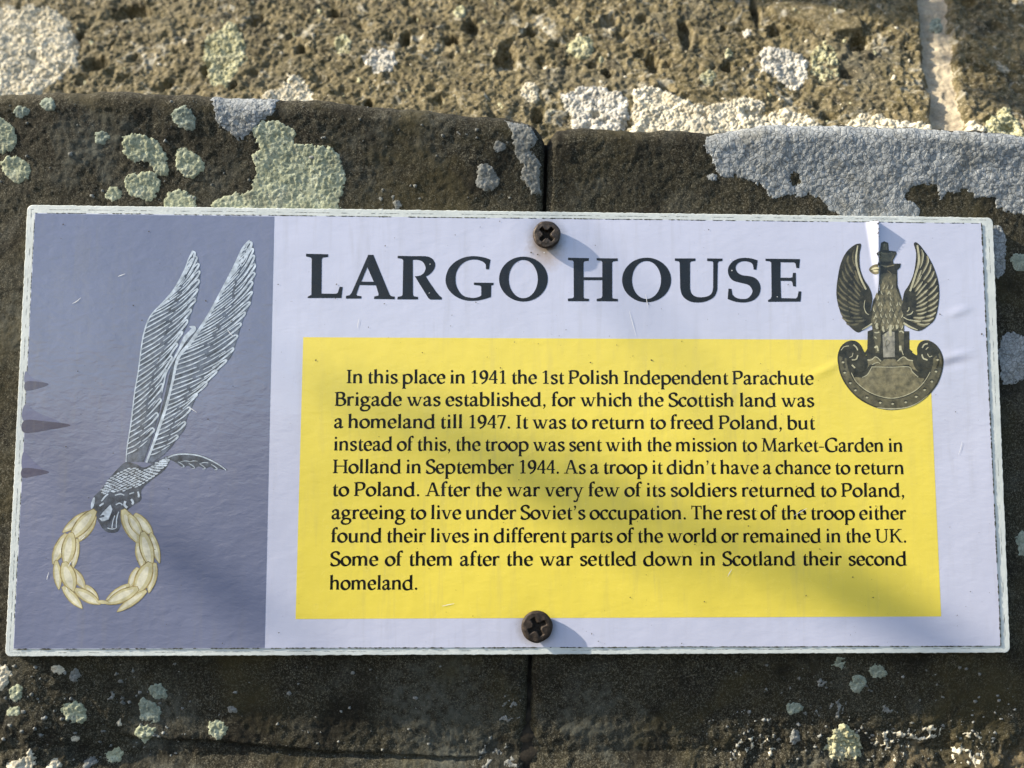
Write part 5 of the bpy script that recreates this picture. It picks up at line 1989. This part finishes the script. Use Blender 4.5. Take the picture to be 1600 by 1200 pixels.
F_ = dict(group=GB_, thick=0.00035, rough=0.0004, frill=1.6)
lichen([(-15, 1036), (8, 1038), (17, 1050), (14, 1068), (2, 1080), (-15, 1080)], 'L', 'cream', 'cream lichen at the left edge, just below the sign corner', **F_)
lichen(circ(24, 1083, 13, 14, 2), 'L', 'green', 'pale lichen near the left edge, upper of the two small ones below the sign', **F_)
lichen(circ(19, 1113, 12, 9, 3), 'L', 'green', 'pale lichen near the left edge, lower of the two small ones below the sign', **F_)
lichen(circ(111, 1117, 20, 19, 4), 'L', 'green', 'round ragged pale lichen in the lower left, set apart from the others', **F_)
lichen(circ(89, 1047, 12, 8, 5), 'L', 'cream', 'small cream lichen just under the sign, near its lower left corner', **F_)
lichen(circ(114, 1057, 9, 12, 6), 'L', 'ash', 'small grey lichen right of the small cream one under the sign', **F_)
lichen(circ(161, 1092, 14, 9, 7), 'L', 'ash', 'broken grey lichen left of the chain of three green discs', sparse=0.35, **F_)
lichen(circ(240, 1085, 15, 15, 8), 'L', 'sage', 'topmost of the chain of three green discs below the sign', **F_)
lichen(circ(225, 1118, 21, 21, 9), 'L', 'sage', 'middle and largest of the chain of three green discs below the sign', **F_)
lichen(circ(215, 1155, 18, 16, 10), 'L', 'green', 'lowest and palest of the chain of three green discs below the sign', **F_)
lichen(circ(332, 1148, 18, 16, 11), 'L', 'green', 'round pale green lichen right of the chain of three discs', **F_)
lichen(circ(356, 1115, 8, 8, 12), 'L', 'ash', 'tiny grey lichen just above the round one right of the three discs', **F_)
lichen([(2, 1215), (8, 1192), (30, 1186), (44, 1168), (52, 1186), (50, 1215)], 'L', 'cream', 'cream lichen in the bottom left corner', **F_)
lichen(circ(166, 1192, 15, 13, 14), 'L', 'green', 'pale lichen at the bottom edge, below the chain of three discs', **F_)
lichen(circ(177, 1137, 5, 7, 15), 'L', 'cream', 'tiny cream lichen speck left of the lowest of the three discs', **F_)
lichen(circ(110, 1160, 8, 6, 16), 'L', 'cream', 'tiny cream lichen below the round ragged pale one', **F_)
lichen(circ(78, 1200, 12, 10, 17), 'L', 'cream', 'cream lichen cut by the bottom edge, right of the corner one', **F_)
lichen(circ(130, 1200, 11, 9, 18), 'L', 'ash', 'grey lichen at the bottom edge, left of the pale one there', **F_)
lichen(circ(1315, 1040, 13, 12, 20), 'R', 'sage', 'dim grey-green lichen touching the bottom edge of the sign at right', **F_, sparse=0.2)
lichen(circ(1377, 1053, 15, 13, 21), 'R', 'sage', 'grey-green lichen below the sign, upper right of the pair', **F_)
lichen(circ(1347, 1072, 15, 15, 22), 'R', 'sage', 'round grey-green lichen below the sign, lower left of the pair', **F_)
lichen(circ(1249, 1113, 13, 13, 23), 'R', 'sage', 'pale blue-green lichen standing alone left of the broken grey ones', **F_)
lichen(circ(1287, 1066, 14, 12, 24), 'R', 'ash', 'broken grey lichen left of the grey-green pair', sparse=0.36, **F_)
lichen(circ(1320, 1111, 13, 14, 25), 'R', 'ash', 'lacy grey lichen straight above the big cream one', sparse=0.30, **F_)
lichen(circ(1282, 1118, 16, 14, 26), 'R', 'ash', 'dim lacy grey lichen between the blue-green one and the lacy one', sparse=0.44, **F_)
lichen([(1300, 1175), (1312, 1152), (1330, 1136), (1342, 1148), (1358, 1160), (1364, 1182), (1350, 1198), (1318, 1202), (1302, 1192)], 'R', 'yellow', 'big lumpy cream-yellow lichen at the bottom right', **{**F_, 'thick': 0.0010, 'rough': 0.0011})
lichen([(1428, 1165), (1445, 1150), (1470, 1140), (1492, 1148), (1486, 1162), (1455, 1170)], 'R', 'cream', 'ragged cream lichen right of the big lumpy one', **F_, sparse=0.2)
lichen([(1150, 1185), (1165, 1165), (1195, 1155), (1225, 1160), (1238, 1180), (1215, 1196), (1165, 1200)], 'R', 'cream', 'thin broken cream crust left of the big lumpy cream-yellow one', **F_, sparse=0.46)
lichen([(1375, 1175), (1395, 1150), (1425, 1140), (1440, 1165), (1430, 1195), (1390, 1200)], 'R', 'cream', 'thin broken cream crust hugging the right of the big lumpy cream-yellow one', **F_, sparse=0.46)
lichen([(1500, 1180), (1520, 1150), (1545, 1155), (1560, 1185), (1540, 1210), (1505, 1210)], 'R', 'cream', 'thin broken cream crust at the bottom edge near the right corner', **F_, sparse=0.44)
lichen(circ(1252, 1162, 10, 13, 29), 'R', 'ash', 'small grey lichen left of the big lumpy cream one', **F_)
lichen(circ(1397, 1116, 9, 8, 30), 'R', 'ash', 'small broken grey lichen up and right of the big lumpy cream one', sparse=0.3, **F_)
lichen([(770, 1120), (800, 1090), (815, 1100), (812, 1130), (790, 1145)], 'L', 'ash', 'thin frosty grey lichen left of the joint below the sign', sparse=0.50, **F_)
lichen([(735, 1190), (760, 1160), (790, 1170), (812, 1210), (740, 1215)], 'L', 'ash', 'thin frosty grey lichen at the foot of the joint', sparse=0.46, **F_)


# loose scatter of lichen specks too many to count
def specks(surf, n, boxes, cols, seed, label):
    rg_ = random.Random(seed)
    for ci, colr in enumerate(cols):
        V, Q = [], []
        k0 = 0
        for i in range(n // len(cols)):
            x0, y0, x1, y1 = rg_.choice(boxes)
            x, y = rg_.uniform(x0, x1), rg_.uniform(y0, y1)
            r = 0.9 + 2.6 * rg_.random() ** 4
            poly = circ(x, y, r * rg_.uniform(0.8, 1.4), r, i, 10)
            if surf == 'U':
                ab = [up_ab(px_, py_) for px_, py_ in poly]
                fn = upper_points
            else:
                ab = [at_y(px_, py_, 0.003) for px_, py_ in poly]

                def fn(A, B, lift):
                    return ledge_points(A, B, surf, lift)
            ab = np.array(ab)
            mg = 0.0005
            a = np.arange(ab[:, 0].min() - mg, ab[:, 0].max() + mg, 0.00032)
            b = np.arange(ab[:, 1].min() - mg, ab[:, 1].max() + mg, 0.00032)
            A, B = np.meshgrid(a, b)
            sd = poly_sd(A, B, [tuple(p) for p in ab]) + 0.00025 * perlin(A / 0.0007, B / 0.0007, i)
            lift = np.where(sd > 0, 0.00015 + 0.0003 * sstep(0, 0.0005, sd), -0.0003)
            P = fn(A, B, lift).reshape(-1, 3)
            q = grid_quads(*A.shape)
            q = q[(sd.reshape(-1)[q] > 0).sum(1) >= 1]
            if len(q) == 0:
                continue
            used = np.unique(q)
            rm = np.zeros(A.size, np.int64)
            rm[used] = np.arange(len(used))
            V.append(P[used])
            Q.append(rm[q] + k0)
            k0 += len(used)
        if V:
            o = link_quads('lichen_specks', np.concatenate(V), np.concatenate(Q), LM[colr])
            tag(o, label % colr, 'lichen specks', kind='stuff')


specks('U', 240, [(0, 0, 1440, 200)], ['cream', 'yellow'], 1, 'scattered %s lichen specks on the sunlit upper stone')
specks('L', 320, [(0, 165, 830, 320), (0, 1040, 820, 1200), (0, 1040, 300, 1200)], ['ash'], 2, 'scattered %s-grey lichen specks on the left ledge stone')
specks('R', 280, [(1150, 1040, 1600, 1200), (1100, 1120, 1600, 1200)], ['ash'], 3, 'scattered %s lichen specks on the right ledge stone')
